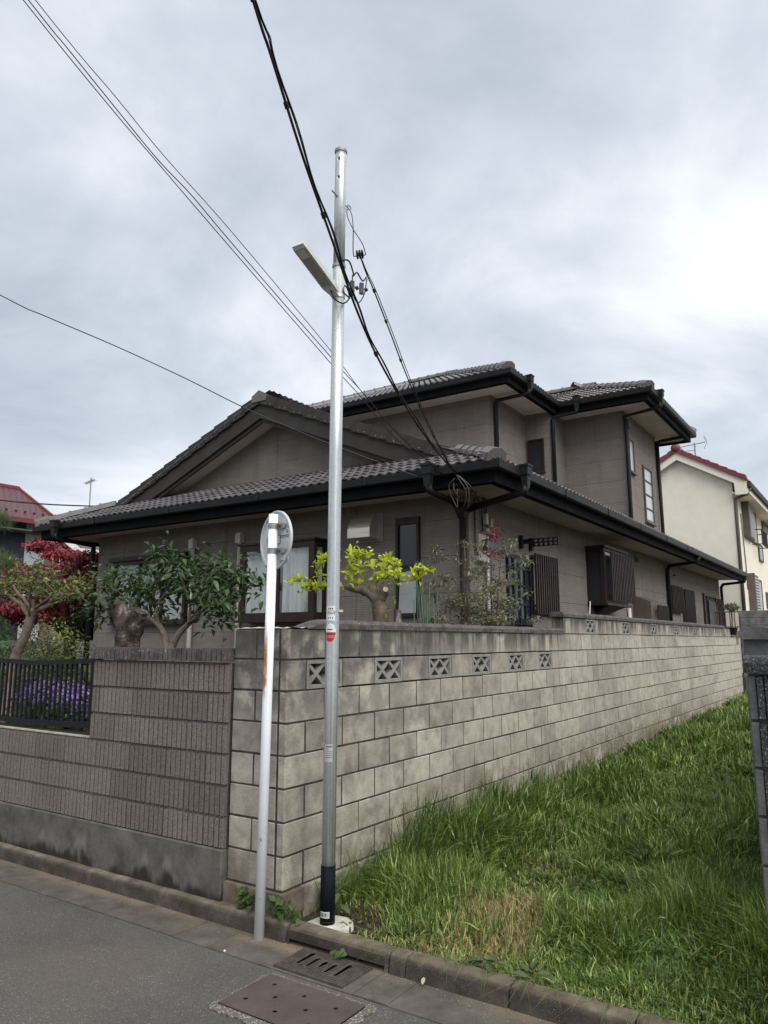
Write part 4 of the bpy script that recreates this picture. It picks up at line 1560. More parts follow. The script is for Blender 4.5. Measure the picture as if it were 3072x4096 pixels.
    for x0, x1, y0, y1 in ((8.62, 8.69, .60, .67), (9.85, 9.92, .60, .67), (8.62, 8.68, .84, .909), (9.2, 9.27, .60, .66)):
        bb.box(x0, x1, y0, y1, 2.42, 3.24)
    b2 = bb.build('bay_window', 'brown', H)
    MB().box(8.636, 8.642, .67, .84, 2.42, 3.24).build('pane', 'glass', b2)
    MB().box(8.69, 9.2, .625, .632, 2.42, 3.24).build('pane', 'glass', b2)
    MB().box(9.27, 9.85, .625, .632, 2.42, 3.24).build('pane', 'frost', b2)
    MB().prism([(8.75, .60, 2.33), (9.75, .60, 2.33), (9.5, .85, 2.20), (9.0, .85, 2.20)], (0, .05, 0)).build('bay_base', 'brown', b2)
    louvres(b2, 'y', .60, 8.72, 10.05, 2.40, 3.22, .075, 15)
    mb = MB()
    mb.prism([(11.3, .909, 2.63), (11.3, .56, 2.50), (11.3, .56, 1.2), (11.3, .909, 1.2)], (.9, 0, 0))
    m2 = mb.build('water_heater_cover', 'shutter', H)
    louvres(m2, 'y', .56, 11.55, 12.35, 1.4, 2.44, .06, 9)
    v = MB().box(11.62, 11.76, SY-.06, SY-.001, 3.33, 3.42).prism([(11.62, SY-.06, 3.33), (11.76, SY-.06, 3.33), (11.76, SY-.09, 3.345), (11.62, SY-.09, 3.345)], (0, 0, .05))
    v.build('vent_cap', 'siding', H)
    pipe(H, [(10.9, SY-.04, 2.36), (10.9, SY-.04, GZ)], .035, 'white_paint', 'duct')
    w2 = window(H, 'y', SY, 14.32, 15.38, 2.42, 3.0, .03, .04)
    louvres(w2, 'y', SY, 14.30, 15.36, 2.40, 3.02, .075, 9)
    d2 = window(H, 'y', SY, 15.62, 16.68, 1.0, 3.0, .035, .05, (), (), 'room_shade')
    louvres(d2, 'y', SY, 15.62, 16.68, 1.0, 3.0, .075, 11)
    w3 = window(H, 'y', SY, 18.15, 19.9, 1.0, 3.03, .05, .07, (18.6,), (), 'room_shade')
    MB().prism([(18.7, SY-.06, 1.1), (19.75, SY-.06, 1.1), (19.65, SY-.06, 2.82), (18.62, SY-.06, 2.86)], (0, -.01, 0)).build('screen_cloth', 'darkwall', w3)
    louvres(w3, 'y', SY, 19.9, 20.65, 1.0, 2.95, .07, 7)
    # ---------------- upper windows
    window(H, 'x', 10.60, 2.35, 2.70, 5.19, 5.90, .04, .03, (), (), 'glass', 'brown', 'window', True)
    window(H, 'y', .91, 11.58, 11.95, 5.20, 5.93, .04, .04, (), (), 'skyglass', 'shutter', 'window', True)
    window(H, 'y', .91, 12.62, 13.34, 4.29, 5.55, .04, .05, (), (4.60, 4.91, 5.22), 'skyglass', 'shutter', 'stair_window', True)
    MB().box(11.50, 11.62, .83, .905, 6.12, 6.24).build('vent_cap', 'siding_up', H)
    # little bracket lamps / soffit lines on the side wall
    MB().box(14.85, 14.98, SY-.05, SY-.002, 3.27, 3.30).build('vent_hood', 'brown', H)


house()


# ------------------------------------------------------------------ fittings on the side wall
def fittings():
    t = thing('electric_service', 'electricity meter with conduit and beige junction boxes by the house corner', 'electric meter', (4.7, SY, 1.6))
    y = SY-.04
    for z0, z1, x0, x1 in ((3.20, 3.335, 4.70, 4.755), (3.18, 3.29, 4.83, 4.885)):
        MB().chbox(x0, x1, y-.03, y+.038, z0, z1, .004).build('junction_box', 'beigebox' if x0 > 4.8 else 'pvc', t)
    MB().prism([(4.69, y+.038, 3.15), (4.69, y-.02, 3.15), (4.69, y-.06, 3.075), (4.69, y+.038, 3.075)], (.11, 0, 0)).build('cable_hood', 'beigebox', t)
    MB().prism([(4.84, y+.038, 3.13), (4.84, y-.02, 3.12), (4.84, y-.05, 3.06), (4.84, y+.038, 3.06)], (.08, 0, 0)).build('cable_hood', 'beigebox', t)
    m_ = MB().chbox(4.50, 4.70, y-.02, y+.039, 2.72, 3.06, .006).build('meter_board', 'beigebox', t)
    MB().tube([(4.60, y-.02, 2.92), (4.60, y-.11, 2.92)], .075, 18).build('meter_glass', 'glass', m_, smooth=False)
    MB().tube([(4.60, y-.021, 2.92), (4.60, y-.04, 2.92)], .088, 18).build('meter_rim', 'stainless', m_)
    for pts in ([(4.47, y+.02, 3.5), (4.47, y+.02, 2.9), (4.49, y, 2.8), (4.54, y-.02, 2.76)], [(4.55, y+.02, 3.52), (4.62, y+.01, 3.42), (4.66, y+.01, 3.30), (4.66, y+.01, 3.1)], [(4.72, y+.02, 3.54), (4.73, y+.01, 3.3)], [(4.78, y+.02, 3.54), (4.79, y+.01, 3.2), (4.82, y, 3.08)]):
        MB().tube(pts, .0085, 6).build('cable', 'cable', t, smooth=True)
    MB().tube([(4.775, y+.005, 3.08), (4.775, y+.005, GZ)], .02, 8).build('conduit', 'pvc', t, smooth=True)
    # laundry pole arms
    for j, (x, z, d) in enumerate(((6.20, 3.10, .42), (5.86, 3.10, .55))):
        t = thing('laundry_arm', ('black ring-holed laundry pole arm jutting out above the barred window', 'black ring-holed laundry pole arm beside the red nandina tips')[j], 'laundry arm', (x, SY, z), 'laundry pole arms on the side wall')
        MB().chbox(x-.03, x+.03, SY-.06, SY-.002, z-.09, z+.09, .005).build('bracket', 'blackm', t)
        b = MB().box(x-.014, x+.014, SY-d-.02, SY-.05, z-.032, z+.032)
        c = MB()
        n = 5
        for i in range(n):
            yy = SY-d+.02+i*.072
            c.tube([(x-.05, yy, z), (x+.05, yy, z)], .0255, 14)
        a = bool_cut(b, c, 'blackm', 'arm', t)
    # white stick between wall and house
    s_ = thing('white_stick', 'thin white plastic stick poking up above the stepped wall coping', 'stick', (7.3, .45, GZ))
    MB().tube([(7.0, .45, GZ), (7.36, .45, 2.33)], .009, 8).build('rod', 'white_paint', s_)


fittings()


# ------------------------------------------------------------------ steel pole with lamp
def smooth_path(pts, n=6):
    P = [Vector(p) for p in pts]
    out = []
    for i in range(len(P)-1):
        p0, p1, p2, p3 = P[max(i-1, 0)], P[i], P[i+1], P[min(i+2, len(P)-1)]
        for k in range(n):
            t = k/n
            out.append(.5*((2*p1)+(p2-p0)*t+(2*p0-5*p1+4*p2-p3)*t*t+(3*p1-p0-3*p2+p3)*t**3))
    out.append(P[-1])
    return out


PB, PLEAN, PTOP = Vector((.12, -.26, .05)), Vector((.018, -.027, 0)), 5.24


def pc(z):
    return Vector((PB.x+PLEAN.x*z/PTOP, PB.y+PLEAN.y*z/PTOP, z))


def patch(cfun, r, z0, z1, a0, a1, mat, name, parent, n=10):
    V = []
    for i in range(n+1):
        an = math.radians(a0+(a1-a0)*i/n)
        for z in (z0, z1):
            c = cfun(z)
            V.append((c.x+r*math.cos(an), c.y+r*math.sin(an), z))
    return MB().raw(V, [(2*i, 2*i+2, 2*i+3, 2*i+1) for i in range(n)]).build(name, mat, parent, smooth=True, norm=False)


def oval(cfun, r, zc_, hz_, ac, ha, mat, name, parent, lo=-1., hi=1., n=28):
    V = []
    rows = 14
    for i in range(rows+1):
        v = lo+(hi-lo)*i/rows
        half = math.sqrt(max(0, 1-v*v))
        for j in range(9):
            an = math.radians(ac+ha*half*(j/4-1))
            z = zc_+hz_*v
            c = cfun(z)
            V.append((c.x+r*math.cos(an), c.y+r*math.sin(an), z))
    F = [(i*9+j, i*9+j+1, (i+1)*9+j+1, (i+1)*9+j) for i in range(rows) for j in range(8)]
    return MB().raw(V, F).build(name, mat, parent, smooth=True, norm=False)


def steel_pole():
    t = thing('steel_pole', 'tall galvanised steel pole with black foot sleeve standing behind the kerb', 'utility pole', tuple(PB))
    R_ = .0425
    b = MB().tube([pc(.06), pc(1.5), pc(3), pc(4.33)], R_, 32).tube([pc(4.335), pc(4.98), pc(5.02), pc(5.125), pc(5.165), pc(5.215)], R_-.002, 32)
    c = MB()
    for z in (5.145, 5.0):
        p = pc(z)
        d = Vector((math.cos(math.radians(197)), math.sin(math.radians(197)), 0))
        c.tube([p+d*.01, p+d*.08], .0085, 12)
    sh = bool_cut(b, c, 'galv', 'shaft', t)
    for f in sh.data.polygons:
        f.use_smooth = abs(f.normal.z) < .5
    p = pc(5.215)
    MB().tube([p, p+Vector((0, 0, .022))], R_+.003, 32).build('cap', 'galv_dark', t)
    MB().tube([pc(.055), pc(.405)], R_+.003, 32).build('black_sleeve', 'blackpl', t, smooth=True)
    MB().tube([pc(4.325), pc(4.345)], R_+.004, 28).build('joint_band', 'galv_dark', t)
    MB().tube([pc(4.095), pc(4.115)], R_+.0035, 28).build('strap', 'galv', t)
    # bolt and hook
    p = pc(4.85)
    d = Vector((-.9, -.05, .12)).normalized()
    MB().tube([p+d*.03, p+d*.052], .010, 8).tube([p+d*.05, p+d*.105], .0055, 8).build('step_bolt', 'galv_dark', t)
    h = pc(4.80)+Vector((.557, -.83, 0))*.043
    MB().tube(smooth_path([h, h+Vector((.02, -.01, .012)), h+Vector((.03, -.02, -.01)), h+Vector((.012, -.015, -.028)), h+Vector((-.0, -.005, -.02))]), .0045, 6).build('hook', 'galv_dark', t)
    # labels
    pl = patch(pc, R_+.0012, 1.878, 1.972, 158, 238, 'sticker_w', 'number_plate', t)
    fr = Vector((math.cos(math.radians(203)), math.sin(math.radians(203)), 0))
    rd = Vector((-fr.y, fr.x, 0))
    def lab(txt, size, z, off=0.):
        an = 203+off
        fr_ = Vector((math.cos(math.radians(an)), math.sin(math.radians(an)), 0))
        rd_ = Vector((-fr_.y, fr_.x, 0))
        q = pc(z)+fr_*(R_+.0022)
        return text_mesh(txt, size, q, rd_, (0, 0, 1), 'ink', pl)
    for i, ch in enumerate('0969'):
        lab(ch, .024, 1.925, -26+i*17)
    for i in range(3):
        patch(pc, R_+.002, 1.95, 1.960, 177+i*16, 187+i*16, 'ink', 'print_mark', pl, 3)
        patch(pc, R_+.002, 1.892, 1.901, 175+i*19, 183+i*19, 'ink', 'print_mark', pl, 3)
    patch(pc, R_+.002, 1.921, 1.930, 228, 234, 'ink', 'print_mark', pl, 3)
    sb = MB()
    ring = MB().tube([pc(1.939), pc(1.9455)], R_+.0028, 28, False)
    q = pc(1.942)+Vector((.557, -.83, 0))*.049-Vector((.82, .56, 0))*.012
    ring.obox(q, Vector((.557, -.83, 0))*.017, Vector((.83, .557, 0))*.007, Vector((0, 0, .008)))
    ring.build('band_clamp', 'stainless', t)
    ov = oval(pc, R_+.0010, 1.80, .062, 198, 52, 'sticker_w', 'oval_sticker', t)
    oval(pc, R_+.0016, 1.80, .057, 198, 48, 'sticker_r', 'red_field', ov, -.985, .1)
    for z0 in (1.782, 1.773):
        patch(pc, R_+.0021, z0, z0+.0016, 152, 243, 'sticker_w', 'stripe', ov)
    patch(pc, R_+.0021, 1.8205, 1.8255, 168, 218, 'ink', 'print_mark', ov, 6)
    for i, ch in enumerate('ポール'):
        an = 181+i*17
        fr_ = Vector((math.cos(math.radians(an)), math.sin(math.radians(an)), 0))
        text_mesh(ch, .017, pc(1.795)+fr_*(R_+.0026), Vector((-fr_.y, fr_.x, 0)), (0, 0, 1), 'ink', ov)
    s2 = patch(pc, R_+.0010, 1.012, 1.118, 165, 236, 'sticker_s', 'rating_label', t)
    for i in range(6):
        z = 1.10-i*.0125
        patch(pc, R_+.0017, z, z+(.0055 if i == 0 else .0022), 178, 232 if i != 1 else 200, 'ink', 'print_mark', s2, 6)
    g4 = patch(pc, R_+.0042, .115, .150, 155, 232, 'sticker_w', 'code_label', t)
    patch(pc, R_+.0047, .119, .146, 158, 229, 'sticker_s', 'label_field', g4)
    for i, ch in enumerate('G.4'):
        an = 176+i*13
        fr_ = Vector((math.cos(math.radians(an)), math.sin(math.radians(an)), 0))
        text_mesh(ch, .025, pc(.133)+fr_*(R_+.0056), Vector((-fr_.y, fr_.x, 0)), (0, 0, 1), 'ink', g4)
    # concrete collar
    t2 = thing('concrete_collar', 'round white concrete collar around the foot of the steel pole', 'pole footing', (PB.x, PB.y, .05))
    V, F = [], []
    n = 36
    for k, (rr, z) in enumerate(((.035, .074), (.13, .071), (.158, .062), (.165, .01))):
        for i in range(n):
            an = 2*math.pi*i/n
            q = rr*(1+.04*math.sin(an*3+1)+rnd.uniform(-.012, .012)) if k else rr
            V.append((PB.x+.006+q*math.cos(an), max(-2, PB.y-.01+q*math.sin(an)*.95), z+rnd.uniform(-.002, .002)))
    for k in range(3):
        for i in range(n):
            F.append((k*n+i, k*n+(i+1) % n, (k+1)*n+(i+1) % n, (k+1)*n+i))
    MB().raw(V, F).build('collar', 'pale', t2, smooth=True)
    # lamp
    t3 = thing('street_lamp', 'flat grey LED street lamp tilted up on the side of the steel pole', 'street lamp', tuple(pc(4.12)))
    p0 = pc(4.12)+Vector((-.055, 0, .005))
    d = Vector((-1, -.03, .42)).normalized()
    s_ = Vector((-.03, 1, 0)).normalized()
    n_ = d.cross(s_)
    n_ = n_ if n_.z > 0 else -n_
    b = MB()
    V = []
    for x, hw_, z0, z1 in ((.0, .040, -.012, .03), (.06, .050, -.018, .034), (.40, .050, -.018, .030), (.43, .046, -.012, .020)):
        for i, j in ((-1, z0), (1, z0), (1, z1*.6), (.6, z1), (-.6, z1), (-1, z1*.6)):
            V.append(p0+d*x+s_*hw_*i+n_*j)
    F = [(i*6+j, i*6+(j+1) % 6, (i+1)*6+(j+1) % 6, (i+1)*6+j) for i in range(3) for j in range(6)]+[tuple(range(6)), tuple(reversed(range(18, 24)))]
    b.raw(V, F).build('housing', 'lamp', t3)
    ln = MB().obox(p0+d*.24-n_*.0195, d*.165, s_*.040, n_*.003)
    lens = ln.build('lens', 'lens', t3)
    MB().obox(p0+d*.36-n_*.0230, d*.035, s_*.030, n_*.0015).build('sensor', 'lamp', lens)
    MB().obox(p0+d*.0-n_*.005+Vector((.01, 0, 0)), d*.05, s_*.03, n_*.02).prism([p0+d*.10+n_*.032+s_*.01, p0+n_*.03+s_*.01, p0-d*.04+n_*.09+s_*.01], s_*-.02).build('bracket', 'lamp', t3)
    MB().tube(smooth_path([p0+d*.03-n_*.018, p0+Vector((-.02, -.03, -.07)), p0+Vector((.04, -.055, -.085)), p0+Vector((.10, -.06, -.02)), p0+Vector((.085, -.05, .05)), p0+Vector((.06, -.035, .06)), p0+Vector((.055, -.05, .0)), p0+Vector((.11, -.06, -.02))]), .0055, 7).build('lamp_cable', 'cable', t3, smooth=True)
    return t


steel_pole()


def road_sign():
    B, T = Vector((-.147, .044, 0)), Vector((-.134, .026, 2.565))
    t = thing('road_sign', 'white round road sign seen from its grey back on a rust streaked white post', 'road sign', tuple(B))
    MB().tube([B, B.lerp(T, .5), T], .0305, 28).build('post', 'post', t, smooth=True).data.polygons.foreach_set('use_smooth', [True]*56+[False]*2)
    n = Vector((math.cos(math.radians(163)), math.sin(math.radians(163)), 0))     # back of the plate looks this way
    s = Vector((n.y, -n.x, 0))                                                    # to the right as seen from behind
    if s.dot(rt) < 0:
        s = -s
    u = Vector((0, 0, 1))
    c = B.lerp(T, 2.405/2.565)-n*.052-s*.040
    m_ = 64
    b = MB()
    V, F = [], []
    R0 = .194
    lv = [(R0-.014, 0.), (R0-.012, .011), (R0-.004, .013), (R0, .010), (R0, -.004), (R0-.004, -.007)]
    for r_, d_ in lv:
        for i in range(m_):
            an = 2*math.pi*i/m_
            V.append(c+(s*math.cos(an)+u*math.sin(an))*r_+n*d_)
    for k in range(len(lv)-1):
        for i in range(m_):
            F.append((k*m_+i, k*m_+(i+1) % m_, (k+1)*m_+(i+1) % m_, (k+1)*m_+i))
    F += [tuple(range(m_)), tuple(reversed(range((len(lv)-1)*m_, len(lv)*m_)))]
    d = b.raw(V, F).build('sign_plate', 'signback', t)
    # clamps
    for z in (2.487, 2.325):
        p = B.lerp(T, z/2.565)
        k = MB()
        hh = .0175
        k.tube([p-u*hh, p+u*hh], .0335, 26)
        k.obox(p-n*.022+s*.062, s*.030, n*.003, u*hh).obox(p-n*.022-s*.058, s*.024, n*.003, u*hh)
        k.obox(p-n*.034+s*.058, s*.022, n*.012, u*.012).obox(p-n*.034-s*.058, s*.022, n*.012, u*.012)
        cl = k.build('clamp', 'galv_dark', t)
        MB().tube([p-n*.02+s*.056, p-n*.002+s*.056], .0115, 6).build('bolt', 'rust', cl)
    # stickers on the back
    def sheet(a, z, w, h, mat, parent, dd=.0016, name='sticker'):
        return MB().obox(c+s*a+u*(z-c.z)+n*dd, s*w, n*.0004, u*h).build(name, mat, parent)
    for z in (2.447, 2.283):
        q = sheet(.105, z, .052, .020, 'sticker_w', d)
        sheet(.128, z+.001, .0035, .013, 'ink', q, .0026, 'print_mark')
        sheet(.142, z+.001, .0035, .013, 'ink', q, .0026, 'print_mark')
        sheet(.105, z-.021, .050, .0022, 'ink', q, .0026, 'print_mark')
        sheet(.105, z-.033, .048, .0012, 'ink', q, .0026, 'print_mark')
    sheet(.112, 2.352, .034, .033, 'sticker_s', d)
    q = sheet(-.035, 2.405, .086, .031, 'ink', d)
    sheet(-.035, 2.405, .080, .026, 'sticker_w', q, .0026, 'field')
    sheet(-.108, 2.405, .0025, .021, 'ink', q, .0036, 'print_mark')
    sheet(-.094, 2.407, .006, .0016, 'ink', q, .0036, 'print_mark')


road_sign()


# ------------------------------------------------------------------ overhead wires
def wires():
    def cable(label, pts, r, mat='cable', n=6, ext=None, clips=0, name='overhead_wire', twin=None, hang=()):
        if ext:
            pts = list(pts)+[ext]
        t = thing(name, label, 'cable', pts[0])
        P = smooth_path(pts, n)
        MB().tube(P, r, 7).build('conductor', mat, t, smooth=True)
        if twin:
            for off, rr in twin:
                Q = [p+Vector(off)*(1+.35*math.sin(i*.9)) for i, p in enumerate(P)]
                MB().tube(Q, rr, 6).build('lashed_wire', mat, t, smooth=True)
        if clips:
            L = 0
            nxt = .35
            for i in range(1, len(P)):
                L += (P[i]-P[i-1]).length
                if L > nxt:
                    d = (P[i]-P[i-1]).normalized()
                    MB().tube([P[i]-d*.018, P[i]+d*.018], r*1.75, 8).build('clip', mat, t)
                    nxt += clips
        for h in hang:
            MB().tube(smooth_path(h, 5), .0038, 6).build('tail', 'cable_grey', t, smooth=True)
        return t
    cable('thick black bundled service cable crossing in front of the pole to the eave corner', [(3.495, .622, 3.586), (3.049, .491, 3.612), (2.37, .293, 3.643), (1.439, .02, 3.761), (.733, -.186, 3.91), (.259, -.324, 4.1), (-.15, -.444, 4.345), (-.617, -.58, 4.62), (-1.057, -.709, 4.94), (-1.274, -.772, 5.09), (-2.3, -1.07, 5.9)], .0085, twin=[((.012, -.016, .006), .0045), ((.006, -.010, .012), .004)], clips=.62, ext=(-6., -2.15, 9.), name='service_cable',
          hang=[[(3.489, .618, 3.584), (3.50, .57, 3.50), (3.55, .53, 3.40), (3.60, .56, 3.30), (3.66, .62, 3.24)], [(3.489, .618, 3.584), (3.49, .54, 3.52), (3.53, .49, 3.42), (3.60, .52, 3.30), (3.70, .60, 3.22)]])
    wob = lambda pts, a: [(x, y+a*math.sin(i*2.1), z+a*math.cos(i*1.7)) for i, (x, y, z) in enumerate(pts)]
    cable('uppermost thin straight wire of the slanting trio left of the pole', [(3.523, .803, 3.614), (3.194, .866, 3.764), (2.836, .934, 3.933), (2.281, 1.04, 4.271), (1.849, 1.123, 4.60), (.657, 1.35, 5.395), (-.019, 1.479, 5.80), (-.442, 1.559, 6.091), (-1.131, 1.691, 6.56)], .0036, ext=(-3, 2.05, 8.0), name='overhead_wire')
    cable('wavy middle wire of the slanting trio left of the pole', wob([(3.523, .81, 3.614), (3.194, .866, 3.764), (2.79, .943, 3.941), (2.302, 1.036, 4.26), (2.01, 1.092, 4.435), (1.85, 1.122, 4.533), (1.2, 1.25, 4.95), (.563, 1.368, 5.354), (.24, 1.43, 5.56), (-.079, 1.49, 5.748), (-.476, 1.566, 6.029), (-.88, 1.643, 6.299), (-1.162, 1.697, 6.514)], .006), .0045, ext=(-3, 2.05, 7.9))
    cable('lowest thin wire of the slanting trio left of the pole', [(3.523, .82, 3.614), (3.145, .875, 3.745), (2.721, .956, 3.906), (2.26, 1.044, 4.22), (1.85, 1.122, 4.470), (.517, 1.376, 5.324), (-.1, 1.494, 5.727), (-.513, 1.573, 6.0), (-1.19, 1.702, 6.484)], .0042, ext=(-3, 2.06, 7.85))
    cable('single black drop wire reaching the front gutter from the left edge', [(3.542, 1.078, 3.597), (3.377, 1.253, 3.681), (2.902, 1.757, 3.916), (2.558, 2.123, 4.098), (2.134, 2.573, 4.345), (1.67, 3.065, 4.66), (1.143, 3.624, 4.99), (.627, 4.172, 5.285), (.287, 4.533, 5.5)], .006, ext=(-1.2, 6.1, 6.6), name='drop_wire')
    cable('black wire at the far left running behind the house eave', [(11.5, 16, 6.1), (10.08, 16, 5.78), (9.45, 16, 5.67), (8.27, 16, 5.53), (7.45, 16, 5.46), (6.68, 16, 5.415), (5.5, 16, 5.40)], .020, ext=(3., 16., 5.6), name='drop_wire')
    # wire from the pole to the house, with strain insulator and connectors
    t = thing('pole_service_wire', 'slack wire with black insulator slung from the pole top to the eave', 'cable', tuple(pc(4.8)))
    hk = pc(4.80)+Vector((.557, -.83, 0))*.05
    A = Vector((.724, -.093, 4.637))
    I = Vector((.60, -.125, 4.69))
    J = hk.lerp(I, .47)
    MB().tube(smooth_path([hk, hk.lerp(J, .4)+Vector((.012, -.01, .01)), J]), .0032, 6).build('stay_wire', 'galv_dark', t, smooth=True)
    MB().tube(smooth_path([hk, hk.lerp(J, .4)+Vector((-.012, .01, -.01)), J]), .0032, 6).build('stay_wire', 'galv_dark', t, smooth=True)
    e1, e2 = I+Vector((.03, -.035, 0)), I+Vector((-.03, .035, -.02))
    MB().tube(smooth_path([J, J.lerp(e1, .55)+Vector((.012, -.012, 0)), e1]), .0040, 6).tube(smooth_path([J, J.lerp(e2, .7)+Vector((.0, .006, 0)), e2]), .0040, 6).build('bail', 'galv_dark', t, smooth=True)
    ax = (e1-e2).normalized()
    MB().tube([e2, e1], .0045, 6).build('insulator_pin', 'galv_dark', t)
    for k in (-1, 0, 1):
        q = I+ax*k*.02
        MB().tube([q-ax*.008, q-ax*.004, q+ax*.004, q+ax*.008], [.016, .034, .034, .016], 16).build('insulator', 'cable', t, smooth=True)
    W = smooth_path([I, (.74, -.085, 4.615), (.92, -.038, 4.545), (1.298, .069, 4.384), (1.835, .22, 4.142), (2.636, .445, 3.862), (3.208, .607, 3.737), (3.52, .69, 3.66)], 6)
    MB().tube(W, .0058, 7).build('conductor', 'cable', t, smooth=True)
    MB().tube([p+Vector((.008, -.014, .010))*math.sin(math.pi*min(1, i/len(W)*1.02)) for i, p in enumerate(W)], .004, 6).build('conductor', 'cable', t, smooth=True)
    for i in (12, 17, 22, 27, 31, 35):
        if i+1 < len(W):
            d = (W[i+1]-W[i]).normalized()
            MB().tube([W[i]-d*.014, W[i]+d*.014], .012, 8).build('clip', 'cable', t)
    s0 = pc(4.36)+Vector((-.03, -.03, 0))
    MB().tube(smooth_path([s0, pc(4.38)+Vector((.04, -.055, .0)), (.36, -.24, 4.40), (.46, -.17, 4.44), (.56, -.13, 4.52), (.66, -.11, 4.50), (.75, -.08, 4.58)]), .006, 7).build('jumper', 'cable', t, smooth=True)
    MB().tube(smooth_path([(.42, -.19, 4.42), (.43, -.18, 4.33), (.46, -.17, 4.28), (.55, -.14, 4.27), (.64, -.11, 4.33), (.70, -.10, 4.42), (.76, -.08, 4.57)]), .0048, 7).build('jumper', 'cable', t, smooth=True)
    for p in ((.43, -.18, 4.335), (.645, -.11, 4.43)):
        p = Vector(p)
        MB().obox(p, (.012, -.008, .0), (.006, .01, 0), (0, 0, .045)).tube([p+Vector((.02, -.02, -.01)), p+Vector((.03, -.03, .0))], .016, 8).build('connector', 'cable', t)
    # house end : bracket and messy splices under the gutter
    t = thing('eave_splice', 'tangle of splices and looped cable tails under the house eave corner', 'cable splice', (3.6, .6, 3.4))
    MB().obox((3.66, .66, 3.56), (.05, -.02, 0), (.01, .02, 0), (0, 0, .02)).build('bracket', 'blackm', t)
    for pts, r, m in (([(3.57, .68, 3.56), (3.62, .78, 3.50), (3.66, .78, 3.40), (3.68, .74, 3.30), (3.66, .70, 3.24), (3.63, .68, 3.30), (3.63, .68, 3.45)], .005, 'cable_grey'),
                      ([(3.50, .60, 3.57), (3.55, .50, 3.47), (3.62, .46, 3.38), (3.68, .54, 3.27), (3.70, .60, 3.22)], .011, 'cable'),
                      ([(3.62, .70, 3.50), (3.75, .66, 3.46), (3.95, .62, 3.46), (4.15, .70, 3.50), (4.40, .84, 3.53)], .012, 'cable'),
                      ([(3.62, .72, 3.53), (3.60, .70, 3.42), (3.64, .66, 3.34)], .014, 'cable'),
                      ):
        MB().tube(smooth_path(pts), r, 7).build('tail', m, t, smooth=True)


wires()


# ------------------------------------------------------------------ plants
def rvec(n):
    return norm(nrg.normal(size=(n, 3)))


def pick(n, c1, c2, bias=1.):
    t = nrg.random((n, 1))**bias
    return np.array(c1)*(1-t)+np.array(c2)*t


def blob(ells, n, L, W, c1, c2, upb=.5, shell=.55, bias=1., fold=.25, curl=.15, hang=0.):
    """leaves spread through ellipsoids (centre, radii); heavier near the surface"""
    vol = np.array([e[1][0]*e[1][1]*e[1][2] for e in ells])**(2/3)
    k = nrg.choice(len(ells), n, p=vol/vol.sum())
    C = np.array([e[0] for e in ells])[k]
    Rr = np.array([e[1] for e in ells])[k]
    d = rvec(n)
    r = shell+(1-shell)*nrg.random((n, 1))**.6
    r = r*np.where(nrg.random((n, 1)) < .12, 1.18, 1.)
    P = C+d*Rr*r
    nm = norm(d*.7+rvec(n)*.6+np.array([0, 0, upb]))
    D = np.cross(nm, rvec(n))
    D = norm(D)+d*.45+np.array([0, 0, -hang])
    Ls = L*(.6+.8*nrg.random(n))
    return leaves_np(P, D, nm, Ls, Ls*(W/L), pick(n, c1, c2, bias), fold, curl)


def cat(parts):
    V, F, C, k = [], [], [], 0
    for v, f, c in parts:
        V.append(v)
        F.append(f+k)
        C.append(c)
        k += len(v)
    return np.concatenate(V), np.concatenate(F), np.concatenate(C)


def foliage(parts, parent, name='crown', mat='foliage'):
    V, F, C = cat(parts)
    return stuff(link(name, mesh_np(name, V, F, mat, C), parent))


def limb(b, pts, r0, r1, n=9, wob=0.):
    P = smooth_path(pts, 5)
    if wob:
        P = [p+Vector((rnd.uniform(-wob, wob), rnd.uniform(-wob, wob), rnd.uniform(-wob, wob))) if 0 < i < len(P)-1 else p for i, p in enumerate(P)]
    m = len(P)-1
    b.tube(P, [(r0+(r1-r0)*i/m)*rnd.uniform(.94, 1.06) for i in range(m+1)], n)


